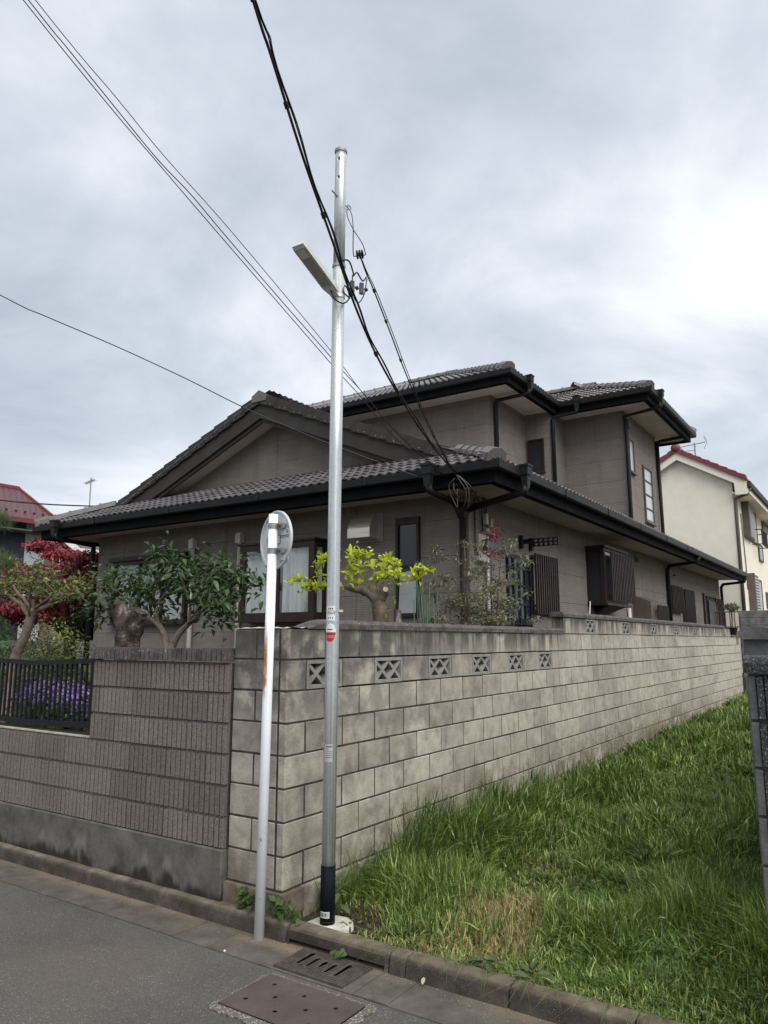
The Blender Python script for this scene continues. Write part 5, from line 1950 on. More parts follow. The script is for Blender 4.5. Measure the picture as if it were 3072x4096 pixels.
def lime_tree():
    t = thing('lime_tree', 'pruned garden tree with bright yellow green leaves beside the steel pole', 'tree', (2., .64, GZ))
    def q(x, y, dx=0.):
        return (2.+dx, .64-(x-990)*.00172+dx*.70, 1.914+(980-y)*.00141)
    b = MB()
    limb(b, [(2.0, .66, GZ), q(995, 1000), q(990, 900), q(975, 815)], .085, .062, 12, .004)
    limb(b, [q(985, 850), q(930, 790), q(870, 762), q(800, 745), q(770, 735)], .056, .026, 10, .003)
    limb(b, [q(985, 850), q(1010, 800), q(1030, 770)], .055, .045, 10)
    limb(b, [q(960, 820), q(950, 770), q(930, 740)], .045, .03, 10)
    b.build('trunk', 'bark', t, smooth=True)
    c = Vector(q(1030, 775))
    MB().tube([c+Vector((-.035, -.02, .01)), c+Vector((-.044, -.028, .012))], .024, 12).build('cut_face', 'cutwood', t)
    tw = MB()
    twigs = [([(790, 740), (700, 735), (600, 720), (520, 715), (440, 700)], .0, 44), ([(600, 720), (560, 640), (600, 560), (615, 540)], -.05, 20), ([(520, 715), (470, 665), (400, 690), (370, 680)], -.1, 14), ([(640, 725), (650, 640), (690, 560), (670, 470)], .05, 22), ([(780, 735), (800, 640), (790, 560), (790, 480)], .05, 26), ([(850, 755), (860, 650), (840, 560), (860, 490)], .1, 30), ([(900, 760), (960, 660), (920, 560), (900, 520)], -.05, 30), ([(960, 750), (1010, 650), (1030, 570), (1060, 550)], .1, 30), ([(990, 750), (1060, 660), (1100, 610), (1110, 660)], -.05, 26), ([(940, 745), (1000, 690), (1080, 680), (1120, 690)], .0, 20), ([(1035, 750), (1080, 720), (1180, 715), (1230, 700), (1270, 670), (1330, 660)], .0, 22), ([(1200, 715), (1210, 650), (1240, 630)], .05, 10), ([(870, 750), (820, 700), (770, 690)], -.1, 14), ([(1040, 900), (1060, 860), (1090, 850)], .05, 6)]
    me = [leaf_mesh('leaf', .066, .036, 'lime_leaf', .22, .2), leaf_mesh('leaf', .058, .034, 'lime_leaf', .3, .35), leaf_mesh('leaf', .072, .034, 'lime_leaf', .1, .1)]
    crown = None
    spots = []
    for pts, dx, n in twigs:
        dd = dx+rnd.uniform(-.12, .12)
        P = smooth_path([q(x, y, dd*i/(len(pts)-1)) for i, (x, y) in enumerate(pts)], 5)
        tw.tube(P, [.0065*(1-.75*i/(len(P)-1)) for i in range(len(P))], 6)
        for i in range(n):
            f = .18+.82*(i+rnd.random())/n
            k = min(len(P)-2, int(f*(len(P)-1)))
            spots.append((P[k].lerp(P[k+1], rnd.random()), (P[k+1]-P[k]).normalized()))
    crown = tw.build('twigs', 'bark_pale', t, smooth=True)
    for p, d in spots[:300]:
        dr = d*.5+Vector((rnd.gauss(0, .7), rnd.gauss(0, .7), rnd.gauss(.25, .5)))
        nr = Vector((rnd.gauss(-.3, .5), rnd.gauss(-.3, .5), rnd.gauss(.7, .4)))
        leaf_inst(rnd.choice(me), crown, p+dr.normalized()*.006, dr, nr, rnd.uniform(.75, 1.35))
    ex_p = np.array([tuple(p) for p, d in spots])
    ex_p = ex_p[nrg.integers(0, len(ex_p), 260)]+nrg.normal(size=(260, 3))*.035
    V, F, C = leaves_np(ex_p, nrg.normal(size=(260, 3))+np.array([0, 0, .3]), norm(nrg.normal(size=(260, 3))*.6+np.array([-.3, -.3, .7])), .035+.03*nrg.random(260), .020+.014*nrg.random(260), pick(260, (.32, .40, .012), (.56, .60, .04)), .25, .2)
    stuff(link('inner_leaves', mesh_np('inner_leaves', V, F, 'foliage', C), crown))
    s_ = thing('small_stump', 'short lichen covered stump right beside the yellow green tree', 'tree stump', (2.1, .46, GZ))
    MB().tube([(2.1, .51, GZ), (2.1, .508, 1.6), (2.1, .505, 2.03)], [.05, .042, .034], 12).build('trunk', 'stump', s_, smooth=True)


lime_tree()


def citrus_tree():
    t = thing('citrus_tree', 'spreading citrus tree with large glossy dark leaves behind the ribbed wall', 'tree', (1.8, 3.25, GZ))
    def q(x, y, dx=0.):
        return (1.8+dx, 3.2-(x-1140)*.00262+dx*1.12, 1.694+(1140-y)*.00166+dx*.05)
    b = MB()
    limb(b, [(1.8, 3.24, GZ), (1.8, 3.24, 1.2), q(1112, 1160)], .06, .05, 10)
    stems = [([(1105, 1170), (1085, 1080), (1040, 1000), (970, 945), (900, 890)], .042, .022, -.0), ([(1125, 1170), (1165, 1070), (1225, 1000), (1290, 925), (1330, 850)], .042, .02, .05), ([(1040, 1000), (1010, 880), (1000, 780), (1040, 690)], .02, .008, .1), ([(1225, 1000), (1230, 880), (1190, 760), (1150, 650)], .02, .008, -.1), ([(1290, 925), (1380, 830), (1450, 760), (1540, 700)], .016, .006, .05), ([(900, 890), (820, 830), (740, 740), (680, 680)], .016, .006, .0), ([(900, 890), (800, 890), (700, 880), (620, 890)], .014, .006, -.15), ([(1330, 850), (1400, 880), (1440, 920)], .012, .005, -.1), ([(1150, 800), (1250, 700), (1270, 620)], .01, .004, .15), ([(970, 945), (900, 800), (870, 680)], .012, .005, .2), ([(1010, 880), (1080, 780), (1100, 620), (1020, 530)], .012, .004, -.05), ([(1330, 850), (1350, 740), (1420, 660)], .01, .004, .2)]
    spots = []
    for pts, r0, r1, dx in stems:
        m = len(pts)-1
        P = smooth_path([q(x, y, dx*i/m) for i, (x, y) in enumerate(pts)], 5)
        b.tube(P, [r0+(r1-r0)*i/(len(P)-1) for i in range(len(P))], 8)
        if r0 < .025 or True:
            for i in range(70 if r0 < .03 else 24):
                f = (.4 if r0 < .03 else .6)+(.6 if r0 < .03 else .4)*rnd.random()
                k = min(len(P)-2, int(f*(len(P)-1)))
                o = P[k].lerp(P[k+1], rnd.random())+Vector((rnd.gauss(0, .12), rnd.gauss(0, .13), rnd.gauss(.02, .085)))
                spots.append(o)
    cr_ = b.build('trunk', 'bark_pale', t, smooth=True)
    me = [leaf_mesh('leaf', .105, .044, 'citrus_leaf', .25, .25), leaf_mesh('leaf', .12, .046, 'citrus_leaf', .35, .35), leaf_mesh('leaf', .09, .042, 'citrus_leaf', .15, .15)]
    rnd.shuffle(spots)
    for p in spots[:300]:
        dr = Vector((rnd.gauss(-.1, .7), rnd.gauss(0, .8), rnd.gauss(-.12, .5)))
        nr = Vector((rnd.gauss(-.25, .4), rnd.gauss(-.1, .4), 1))
        leaf_inst(rnd.choice(me), cr_, p, dr, nr, rnd.uniform(.8, 1.35))
    rest = np.array([tuple(p) for p in spots[300:]])
    rest = np.concatenate([rest]*3)+nrg.normal(size=(len(rest)*3, 3))*.06
    n = len(rest)
    D = nrg.normal(size=(n, 3))*np.array([.7, .8, .5])+np.array([-.1, 0, -.12])
    nm = norm(nrg.normal(size=(n, 3))*.4+np.array([-.25, -.1, 1]))
    L = .12*(.6+.5*nrg.random(n))
    V, F, C = leaves_np(rest, D, nm, L, L*.42, pick(n, (.016, .040, .010), (.058, .105, .030)), .3, .25)
    stuff(link('inner_leaves', mesh_np('inner_leaves', V, F, 'foliage', C), cr_))


citrus_tree()


def stump():
    t = thing('forked_stump', 'thick forked lichen covered stump sawn off above the ribbed wall', 'tree stump', (.9, 2.8, GZ))
    b = MB()
    def jt(pts, rs):
        P = smooth_path(pts, 6)
        m = len(P)-1
        k = len(rs)-1
        R2 = []
        for i in range(m+1):
            f = i/m*k
            a = min(k-1, int(f))
            R2.append((rs[a]+(rs[a+1]-rs[a])*(f-a)))
        s0 = len(b.v)
        b.tube(P, R2, 16)
        for i in range(s0, len(b.v)):
            v = Vector(b.v[i])
            b.v[i] = tuple(v+Vector((rnd.uniform(-.006, .006), rnd.uniform(-.006, .006), rnd.uniform(-.006, .006))))
    jt([(.9, 2.82, GZ), (.9, 2.82, 1.3), (.9, 2.80, 1.62), (.9, 2.80, 1.80)], [.15, .125, .115, .12])
    jt([(.9, 2.80, 1.72), (.9, 2.87, 1.90), (.89, 2.93, 2.04), (.885, 2.955, 2.10)], [.095, .085, .078, .074])
    jt([(.9, 2.79, 1.74), (.9, 2.72, 1.88), (.9, 2.655, 1.99), (.9, 2.635, 2.02)], [.10, .10, .088, .070])
    b.build('trunk', 'stump', t, smooth=True)
    MB().tube([(.885, 2.956, 2.098), (.884, 2.96, 2.108)], .066, 14).build('cut_face', 'stump', t)
    a, n = Vector((.9, 2.632, 2.026)), Vector((0, -.45, .9)).normalized()
    MB().tube([a-n*.006, a+n*.006], .072, 14).build('cut_face', 'stump', t)


stump()


def left_garden():
    # sparse evergreen with a pale crooked trunk
    t = thing('camellia_tree', 'sparse evergreen with pale crooked trunk above the black railing', 'tree', (1.2, 5.25, GZ))
    b = MB()
    tr = [(1.2, 5.28, GZ), (1.2, 5.26, 1.3), (1.2, 5.20, 1.58), (1.2, 5.02, 1.85), (1.2, 4.93, 2.12)]
    limb(b, tr, .07, .05, 10, .004)
    br = []
    for e_, r in (((1.0, 5.5, 2.35), .035), ((1.25, 4.6, 2.22), .034), ((1.4, 4.2, 2.34), .025), ((1.1, 5.2, 2.42), .025), ((1.3, 4.8, 2.44), .024), ((1.0, 3.85, 2.24), .016), ((1.45, 5.1, 2.35), .02), ((.9, 4.45, 2.42), .018)):
        s0 = Vector(tr[4]).lerp(Vector(tr[3]), rnd.random()*.6)
        m = s0.lerp(Vector(e_), .5)+Vector((rnd.uniform(-.08, .08), rnd.uniform(-.08, .08), .06))
        limb(b, [s0, m, e_], r, .006, 7, .01)
        br.append(Vector(e_))
        for _ in range(7):
            q = m.lerp(Vector(e_), rnd.random())
            e2 = q+Vector((rnd.gauss(0, .14), rnd.gauss(0, .2), abs(rnd.gauss(.06, .1))))
            b.tube([q, q.lerp(e2, .5)+Vector((0, 0, .02)), e2], [.006, .004, .002], 5)
            br.append(e2)
    b.build('trunk', 'bark_pale', t, smooth=True)
    foliage([blob([(tuple(e_), (.17, .2, .13)) for e_ in br], 1100, .055, .032, (.045, .070, .018), (.17, .21, .055), .4, .2, 1.2)], t)
    # red maple
    t = thing('red_maple', 'dark red Japanese maple beside the left corner of the house', 'tree', (5.0, 9.9, GZ))
    b = MB()
    limb(b, [(5., 9.9, GZ), (5., 9.9, 1.5), (5, 9.95, 1.9)], .13, .10, 10, .01)
    pads = []
    for i in range(46):
        y = rnd.uniform(8.75, 11.7)
        zt = 3.55-.55*abs(y-10.5)*.55
        z = rnd.uniform(2.15, zt)
        x = 5.0+rnd.uniform(-.8, .8)
        pads.append(((x, y, z), (rnd.uniform(.3, .5), rnd.uniform(.3, .55), rnd.uniform(.07, .13))))
        if i % 3 == 0:
            limb(b, [(5, 9.95, 1.75), (5+(x-5)*.5, 9.95+(y-9.95)*.45, (1.8+z)/2+.1), (x, y, z-.03)], .04, .008, 6, .01)
    for y, z in ((10.9, 3.62), (10.6, 3.68), (10.2, 3.42), (9.7, 3.38), (9.3, 3.34), (9.0, 3.28), (8.9, 3.0), (8.75, 2.7)):
        pads.append(((4.8, y, z), (.35, .3, .10)))
    b.build('trunk', 'bark_dark', t, smooth=True)
    foliage([blob(pads, 17000, .075, .045, (.12, .016, .024), (.44, .056, .074), .9, .25, 1.2, .3, .2, .35)], t)
    # pine at the left edge
    t = thing('pine_tree', 'pine branches with needle tufts at the left edge of the picture', 'tree', (1.9, 7.6, GZ))
    b = MB()
    limb(b, [(1.9, 7.6, GZ), (1.9, 7.5, 2.2), (1.8, 7.4, 3.2)], .09, .05, 9, .01)
    tufts = [(1.5, 6.25, 3.28), (1.5, 6.45, 3.36), (1.5, 6.6, 3.25), (1.6, 6.35, 2.78), (1.6, 6.55, 2.86), (1.6, 6.75, 2.75), (1.5, 6.1, 2.70)]
    for q in tufts:
        limb(b, [(1.85, 7.45, q[2]-.25), (1.7, 6.9, q[2]-.05), q], .022, .008, 6, .01)
    b.build('trunk', 'bark_dark', t, smooth=True)
    P, D = [], []
    n = 2600
    k = nrg.integers(0, len(tufts), n)
    C = np.array(tufts)[k]
    d = norm(rvec(n)+np.array([0, -.2, .45]))
    P = C+rvec(n)*.05
    cl = pick(n, (.035, .06, .022), (.16, .19, .09))
    foliage([leaves_np(P, d, rvec(n), .10+.09*nrg.random(n), np.full(n, .0042), cl, 0, .08)], t, 'needles')
    # shrubs behind the railing
    def shrub(label, name, ells, n, L, W, c1, c2, **kw):
        c = ells[0][0]
        t_ = thing(name, label, 'shrub', (c[0], c[1], GZ))
        b_ = MB()
        for e_ in ells:
            for _ in range(4):
                q = Vector(e_[0])+Vector((rnd.uniform(-1, 1)*e_[1][0]*.6, rnd.uniform(-1, 1)*e_[1][1]*.6, e_[1][2]*rnd.uniform(0, .6)))
                b_.tube(smooth_path([(c[0]+rnd.uniform(-.05, .05), c[1]+rnd.uniform(-.05, .05), GZ), (c[0]*.5+q.x*.5, c[1]*.5+q.y*.5, GZ+(q.z-GZ)*.6), q], 3), .009, 5)
        b_.build('stems', 'bark', t_, smooth=True)
        foliage([blob(ells, n, L, W, c1, c2, **kw)], t_, 'leaves')
        return t_
    shrub('bright green leafy bush at the lower left behind the railing', 'green_bush', [((1.0, 5.75, 1.75), (.35, .45, .40)), ((1.0, 5.9, 1.3), (.4, .5, .4))], 1500, .075, .03, (.03, .085, .015), (.11, .24, .04))
    shrub('pale yellow green bush behind the crooked trunk', 'young_bush', [((2.2, 6.1, 1.65), (.35, .4, .42)), ((2.2, 5.7, 1.5), (.35, .35, .4))], 750, .06, .026, (.06, .09, .02), (.22, .25, .05))
    shrub('dull green bush under the red maple', 'maple_understorey', [((4.4, 9.3, 1.75), (.5, .6, .5)), ((4.2, 8.9, 1.4), (.5, .6, .4)), ((4.5, 10.6, 1.6), (.5, .7, .5))], 2600, .05, .022, (.03, .055, .018), (.12, .15, .05))
    shrub('dark rounded bush next to the left house corner', 'corner_bush', [((3.6, 8.3, 1.3), (.4, .35, .35)), ((3.3, 7.6, 1.1), (.4, .4, .3))], 1500, .045, .024, (.018, .035, .012), (.07, .10, .035))
    shrub('dark leafy bush between railing and maple', 'backing_bush', [((2.6, 7.2, 1.35), (.5, .7, .45)), ((3.2, 8.8, 1.3), (.6, .7, .5)), ((3.0, 10.0, 1.4), (.6, .7, .55)), ((2.4, 6.2, 1.1), (.5, .5, .35))], 3200, .055, .026, (.012, .028, .010), (.06, .085, .03))
    # purple flowering shrub
    t = thing('purple_flower_bush', 'purple flowering bush crowded against the black railing', 'flowering shrub', (.55, 3.0, GZ))
    el = [((.45, 3.15, 1.10), (.26, .42, .26)), ((.5, 2.7, 1.05), (.26, .35, .24)), ((.6, 3.6, 1.05), (.3, .4, .3))]
    foliage([blob(el, 2000, .055, .034, (.015, .035, .012), (.075, .11, .04), .5, .4)], t, 'leaves')
    top = [((.42, 3.15, 1.28), (.25, .40, .11)), ((.45, 2.72, 1.23), (.24, .30, .10)), ((.6, 3.65, 1.24), (.26, .36, .12))]
    foliage([blob(top, 2200, .022, .019, (.16, .09, .34), (.42, .29, .66), .4, .3)], t, 'blossoms')
    t = thing('pink_flower_spike', 'pink flower spike rising behind the purple bush', 'flower', (.95, 2.72, GZ))
    MB().tube([(.95, 2.72, GZ), (.95, 2.72, 1.56)], .006, 6).build('stem', 'bark', t)
    foliage([blob([((.95, 2.72, 1.42), (.035, .035, .16))], 260, .02, .016, (.42, .12, .2), (.66, .30, .36), .2, .3)], t, 'blossoms')
    # pale things at the back of the garden
    b = MB()
    t = thing('garden_back_wall', 'low grey wall glimpsed below the red maple', 'garden wall', (6, 13.6, GZ))
    for i in range(10):
        for k in range(4):
            MB().chbox(2.4+i*.6+.003, 3.0+i*.6-.003, 13.5, 13.62, GZ+k*.25, GZ+k*.25+.246, .004).build('block', 'greywall', t, norm=False)


left_garden()


def corner_plants():
    # nandina clump at the house corner
    def nandina(label, stems, n, c1, c2, redtop=False):
        c = stems[0][0]
        t = thing('nandina', label, 'shrub', (c[0], c[1], GZ), 'nandinas by the house corner')
        b = MB()
        el, red = [], []
        for (p, top) in stems:
            p, top = Vector(p), Vector(top)
            limb(b, [p, p.lerp(top, .5)+Vector((rnd.uniform(-.03, .03), rnd.uniform(-.03, .03), 0)), top], .010, .005, 6, .003)
            for k in range(9):
                f = .25+.75*k/8
                q = p.lerp(top, f)
                for _ in range(2):
                    e_ = q+Vector((rnd.gauss(0, .12), rnd.gauss(0, .15), rnd.uniform(.0, .09)))
                    b.tube([q, q.lerp(e_, .6)+Vector((0, 0, .02)), e_], [.003, .002, .001], 4)
                    (red if redtop and f > .86 and top.z > 2.9 else el).append((tuple(e_), (.10, .12, .05)))
        b.build('stems', 'bark', t, smooth=True)
        parts = [blob(el, n, .05, .014, c1, c2, .7, .1, 1.2, .15, .2, .3)]
        if red:
            parts.append(blob(red, n//12, .045, .013, (.10, .010, .012), (.26, .03, .03), .7, .1, 1.2, .15, .2, .2))
        foliage(parts, t, 'leaves')
    g1, g2 = (.055, .065, .035), (.25, .26, .17)
    nandina('tall grey green nandina with dark red tips under the laundry arms', [((4.0, .50, GZ), (4.05, .48, 2.92)), ((4.05, .58, GZ), (4.0, .33, 2.75)), ((4.2, .45, GZ), (4.40, .30, 2.62))], 2900, g1, g2, True)
    nandina('nandina with an orange tip just right of the corner downpipe', [((3.55, .50, GZ), (3.55, .56, 2.78)), ((3.6, .44, GZ), (3.62, .36, 2.45)), ((3.7, .4, GZ), (3.8, .28, 2.25))], 2400, g1, (.30, .27, .15))
    nandina('shorter olive nandina left of the corner downpipe', [((3.3, .62, GZ), (3.2, .80, 2.66)), ((3.35, .6, GZ), (3.3, .62, 2.35)), ((3.4, .55, GZ), (3.45, .50, 2.2))], 2600, (.05, .06, .03), (.19, .19, .10))
    t = thing('low_evergreen_shrub', 'low dark evergreen shrub at the foot of the nandinas', 'shrub', (3.7, .42, GZ))
    foliage([blob([((3.55, .42, 1.85), (.2, .2, .28)), ((3.9, .36, 1.95), (.22, .2, .26)), ((3.3, .5, 1.75), (.2, .2, .22))], 1000, .05, .02, (.025, .04, .015), (.17, .18, .10), .4, .3)], t, 'leaves')
    b = MB()
    b.tube([(3.7, .42, GZ), (3.7, .42, 1.7)], .02, 6).build('stem', 'bark', t)
    # horsetails
    t = thing('horsetail', 'clump of upright dark green horsetail rods left of the nandina', 'horsetail plant', (3.05, .74, GZ))
    for i in range(19):
        x, y = 3.05+rnd.gauss(0, .08), .72+rnd.gauss(0, .075)
        h = rnd.uniform(1.95, 2.5)
        lean = rnd.gauss(.02, .06)
        MB().tube([(x, y, GZ), (x+rnd.uniform(-.01, .01), y+lean*.4, (GZ+h)/2), (x, y+lean, h)], [.0075, .0075, .005], 6).build('rod', 'horsetail', t, smooth=True)
    # heart-leaved weeds on the kerb
    me = [leaf_mesh('leaf', .062, .056, 'heart_leaf', .12, .25, True), leaf_mesh('leaf', .05, .046, 'heart_leaf', .2, .35, True)]
    for label, c, n in (('heart leaved weed on the kerb left of the white sign post', (-.035, .245), 32), ('heart leaved weed on the kerb right of the white sign post', (-.045, -.045), 34), ('small broad leaved weed growing out of the storm inlet', (-.13, -.53), 4)):
        inlet = c[1] < -.4
        zb = .012 if inlet else .10
        t = thing('heart_leaf_weed', label, 'weed', (c[0], c[1], zb), 'heart leaved weeds')
        st = MB()
        lv = []
        for i in range(n):
            e_ = Vector((c[0]+rnd.gauss(0, .022), c[1]+rnd.gauss(0, .055 if not inlet else .02), zb+rnd.uniform(.025, .125 if not inlet else .05)))
            st.tube([(c[0]+rnd.gauss(0, .01), c[1]+rnd.gauss(0, .02), zb-.01), e_+Vector((0, 0, -.002))], .0018, 5)
            lv.append(e_)
        s_ = st.build('stems', 'heart_leaf', t)
        for e_ in lv:
            dr = Vector((rnd.gauss(-.55, .35), rnd.gauss(0, .55), rnd.gauss(-.35, .3)))
            leaf_inst(rnd.choice(me), s_, e_, dr, (rnd.gauss(-.5, .3), rnd.gauss(-.2, .3), .8), rnd.uniform(.5, .95) if not inlet else .8)
    mw = [leaf_mesh('leaf', .085, .042, 'weed_leaf', .15, .25), leaf_mesh('leaf', .07, .038, 'weed_leaf', .2, .3)]
    for label, c, n in (('broad leaved weed rosette spilling over the kerb edge', (.05, -1.36), 22), ('dark broad leaved rosette nearer the right end of the kerb', (.06, -1.60), 15), ('weed with drooping leaves at the right foot of the pole', (.31, -.20), 12), ('small flat weed beside the white concrete collar', (.06, -.475), 10)):
        t = thing('broadleaf_weed', label, 'weed', (c[0], c[1], .09), 'broad leaved weeds')
        st = MB().tube([(c[0], c[1], .05), (c[0], c[1], .11)], .006, 6).build('crown', 'weed_leaf', t)
        big = 'pole' in label
        for i in range(n):
            an = rnd.uniform(0, 6.28)
            r = rnd.uniform(.0, .07)
            p = Vector((c[0]+r*math.cos(an)*.7, c[1]+r*math.sin(an)*1.3, .105+rnd.uniform(0, .03 if not big else .14)))
            leaf_inst(rnd.choice(mw), st, p, (math.cos(an), math.sin(an), rnd.uniform(-.3, .5)), (rnd.gauss(0, .3), rnd.gauss(0, .3), 1), rnd.uniform(.6, 1.1) if not 'small' in label else .5)


corner_plants()


# ------------------------------------------------------------------ grass
def grass():
    rg = np.random.default_rng(21)
    ph = rg.random((6, 3))*6.28
    def field(x, y, f, k):
        return .5+.25*(np.sin(x*f+ph[k, 0]+1.3*np.sin(y*f*.7+ph[k, 1]))+np.sin(y*f*1.2+ph[k, 2]+1.1*np.sin(x*f*.8)))
    allV, allF, allC = [], [], []
    base = 0
    def emit(x, y, h, w, lean, az, colb, seg=3):
        nonlocal base
        n = len(x)
        z = lot_z(x, y)-.01
        P = np.stack([x, y, z], 1)
        d = np.stack([np.cos(az), np.sin(az), np.zeros(n)], 1)
        tw_ = az+1.57+rg.normal(size=n)*.5
        s = np.stack([np.cos(tw_), np.sin(tw_), np.zeros(n)], 1)
        ts = np.array([0, .38, .72, 1.]) if seg == 3 else np.array([0, .55, 1.])
        ws = np.array([.8, 1., .7, .0]) if seg == 3 else np.array([.9, 1., 0.])
        V = []
        for t, ww in zip(ts, ws):
            horiz = (lean*t**1.9)*h
            vert = h*(t-.42*np.minimum(lean, 1.6)*t**2.4)
            c = P+d*horiz[:, None]+np.array([0, 0, 1.])*vert[:, None]
            if ww > 0:
                V += [c+s*(w*ww*.5)[:, None], c-s*(w*ww*.5)[:, None]]
            else:
                V.append(c)
        k = len(V)
        V = np.stack(V, 1).reshape(-1, 3)
        b = np.arange(n)[:, None]*k+base
        F = []
        for i in range(seg-1):
            F += [b+np.array([[2*i, 2*i+1, 2*i+3]]), b+np.array([[2*i, 2*i+3, 2*i+2]])]
        F.append(b+np.array([[2*seg-2, 2*seg-1, 2*seg]]))
        base += n*k
        C = np.repeat(colb, k, 0)
        # tips a little paler than the foot of each blade, as in real blades
        allV.append(V)
        allF.append(np.concatenate(F))
        allC.append(C)
    bands = [(0.0, 1.2, 10500, 1., 3), (1.2, 2.6, 7000, 1.15, 3), (2.6, 6., 3400, 1.6, 3), (6., 12., 1300, 2.5, 2), (12., 20., 620, 3.6, 2)]
    for x0, x1, den, wk, seg in bands:
        n = int((x1-x0)*2.95*den)
        x = x0+(x1-x0)*rg.random(n)
        y = -.02-2.95*rg.random(n)
        near = np.clip((x-.08)/.6, 0, 1)
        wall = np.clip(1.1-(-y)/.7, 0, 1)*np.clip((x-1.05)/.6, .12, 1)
        tuft = field(x, y, 3.1, 0)*.6+field(x, y, 7.3, 1)*.4
        pole = np.exp(-((x-.25)**2+(y+.32)**2)/.11)
        short = np.clip(1-near, 0, 1)
        path = np.exp(-((y+.95+.12*np.sin(x*1.6))/.36)**2)*np.clip(1.7-.22*x, 0, 1)
        h = .06+.15*near*(.15+1.5*np.clip(tuft*1.6-.4, 0, 1))+.26*wall*(.35+1.1*np.clip(field(x, y, 5.2, 3)*1.6-.45, 0, 1))*np.clip(4.2-x, .16, 1)-.10*path*near
        far_edge = np.clip((-y-1.9)/.6, 0, 1)
        h = h+.05*far_edge*near
        h = np.clip(h, .045, .5)*(.55+.75*rg.random(n))
        h = h*(1-.6*pole)
        keep = rg.random(n) > np.clip(.97*pole+np.where(x < .03, .8, 0)+.35*path, 0, .985)
        keep &= ~((x > .02) & (x < .33) & (y > -.47) & (y < -.04) & (rg.random(n) < .93))
        straw = np.exp(-(((x-.95)/.42)**2+((y+1.15)/.22)**2))+np.exp(-(((x-.38)/.28)**2+((y+1.30)/.16)**2))*.9+.35*np.exp(-(((x-1.9)/.4)**2+((y+1.0)/.2)**2))+.45*path*(x < .9)
        straw = straw*(.5+field(x, y, 9., 4))
        lean = np.clip(.10+.95*rg.random(n)**1.4+.25*wall*rg.random(n), .05, 1.5)
        az0 = 2.2*field(x, y, 2.3, 2)*3+field(x, y, 1.1, 3)*2
        az = np.where(rg.random(n) < .22, az0+rg.normal(size=n)*.9, rg.random(n)*6.28)
        az = np.where((wall > .35) & (rg.random(n) < .35), -1.1+rg.normal(size=n)*1.1, az)
        w = (.0045+.0066*rg.random(n)**1.3)*wk*(1+.3*wall)
        mixf = field(x, y, 2.7, 5)[:, None]
        r1 = rg.random((n, 1))
        dark, lush, pale = np.array([.034, .075, .014]), np.array([.132, .222, .030]), np.array([.34, .40, .13])
        cb = dark*(1-r1)+lush*r1
        cb = cb*(1-.45*mixf)+(lush*.6+pale*.4)*.45*mixf
        cb = np.where(rg.random((n, 1)) < .10+.22*short[:, None]+.15*path[:, None], pale*(.8+.4*rg.random((n, 1))), cb)
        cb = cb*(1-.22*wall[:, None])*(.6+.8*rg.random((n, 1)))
        cb = np.where(rg.random((n, 1)) < .09, pale*(1.0+.5*rg.random((n, 1))), cb)
        isst = rg.random(n) < np.clip(straw*.9+.02, 0, .9)
        cb = np.where(isst[:, None], np.array([.40, .30, .15])*(.6+.7*rg.random((n, 1))), cb)
        h = np.where(isst, h*.75, h)
        k = keep
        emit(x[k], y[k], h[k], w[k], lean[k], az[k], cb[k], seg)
        # tussocks : blades fanning out from a common root
        nc = int((x1-x0)*2.95*den/95)
        cx, cy = x0+(x1-x0)*rg.random(nc), -.04-2.9*rg.random(nc)
        ch = .10+.12*rg.random(nc)+.22*np.clip(1.1+cy/.6, 0, 1)*np.clip(4.5-cx, .2, 1)*np.clip((cx-1.05)/.5, 0, 1)
        cpath = np.exp(-((cy+.95+.12*np.sin(cx*1.6))/.36)**2)*np.clip(1.7-.22*cx, 0, 1)
        ok = (cx > .12) & (np.exp(-((cx-.25)**2+(cy+.32)**2)/.11) < .35) & (rg.random(nc) > cpath*.8)
        ch = ch*np.clip(.35+cx*.8, .35, 1)*(1-.5*cpath)
        cx, cy, ch = cx[ok], cy[ok], ch[ok]
        m_ = 30
        q = np.repeat(np.arange(len(cx)), m_)
        a2 = rg.random(len(q))*6.28
        rr = .035*rg.random(len(q))**.7*wk**.5
        tx, ty = cx[q]+rr*np.cos(a2), np.minimum(cy[q]+rr*np.sin(a2), -.012)
        tint = rg.random((len(cx), 1))[q]
        tb = (dark*(1-tint)+lush*tint)*(.55+.95*rg.random((len(q), 1)))
        tb = np.where(rg.random((len(q), 1)) < .10, pale*(.7+.5*rg.random((len(q), 1))), tb)
        emit(tx, ty, ch[q]*(.6+.7*rg.random(len(q))), (.0055+.0050*rg.random(len(q)))*wk, .35+1.0*rg.random(len(q)), a2+rg.normal(size=len(q))*.45, tb, seg)
    # long blades arching over the kerb
    n = 130
    y = -.6-2.2*rg.random(n)
    emit(.03+.05*rg.random(n), y, .16+.14*rg.random(n), np.full(n, .0045), 1.3+.5*rg.random(n), 3.14+rg.normal(size=n)*.6, pick(n, (.07, .13, .03), (.24, .26, .10)))
    # ragged tall clumps at the foot of the wall
    n = 5200
    x = 1.0+5.5*rg.random(n)**1.5
    y = -.025-.42*rg.random(n)**1.4
    k = rg.random(n) < np.clip(field(x, y, 6.5, 2)*2.2-.75, 0.02, 1)
    x, y = x[k], y[k]
    n = len(x)
    r1 = rg.random((n, 1))
    emit(x, y, (.26+.34*rg.random(n))*np.clip(1.5-.18*x, .45, 1), .0055+.0045*rg.random(n)+.001*x, .12+.75*rg.random(n)**1.5, -1.2+rg.normal(size=n)*1.5, (np.array([.03, .07, .015])*(1-r1)+np.array([.13, .20, .035])*r1)*(.7+.6*rg.random((n, 1))))
    n = 160
    x, y = .28+.75*rg.random(n), -.02-.10*rg.random(n)
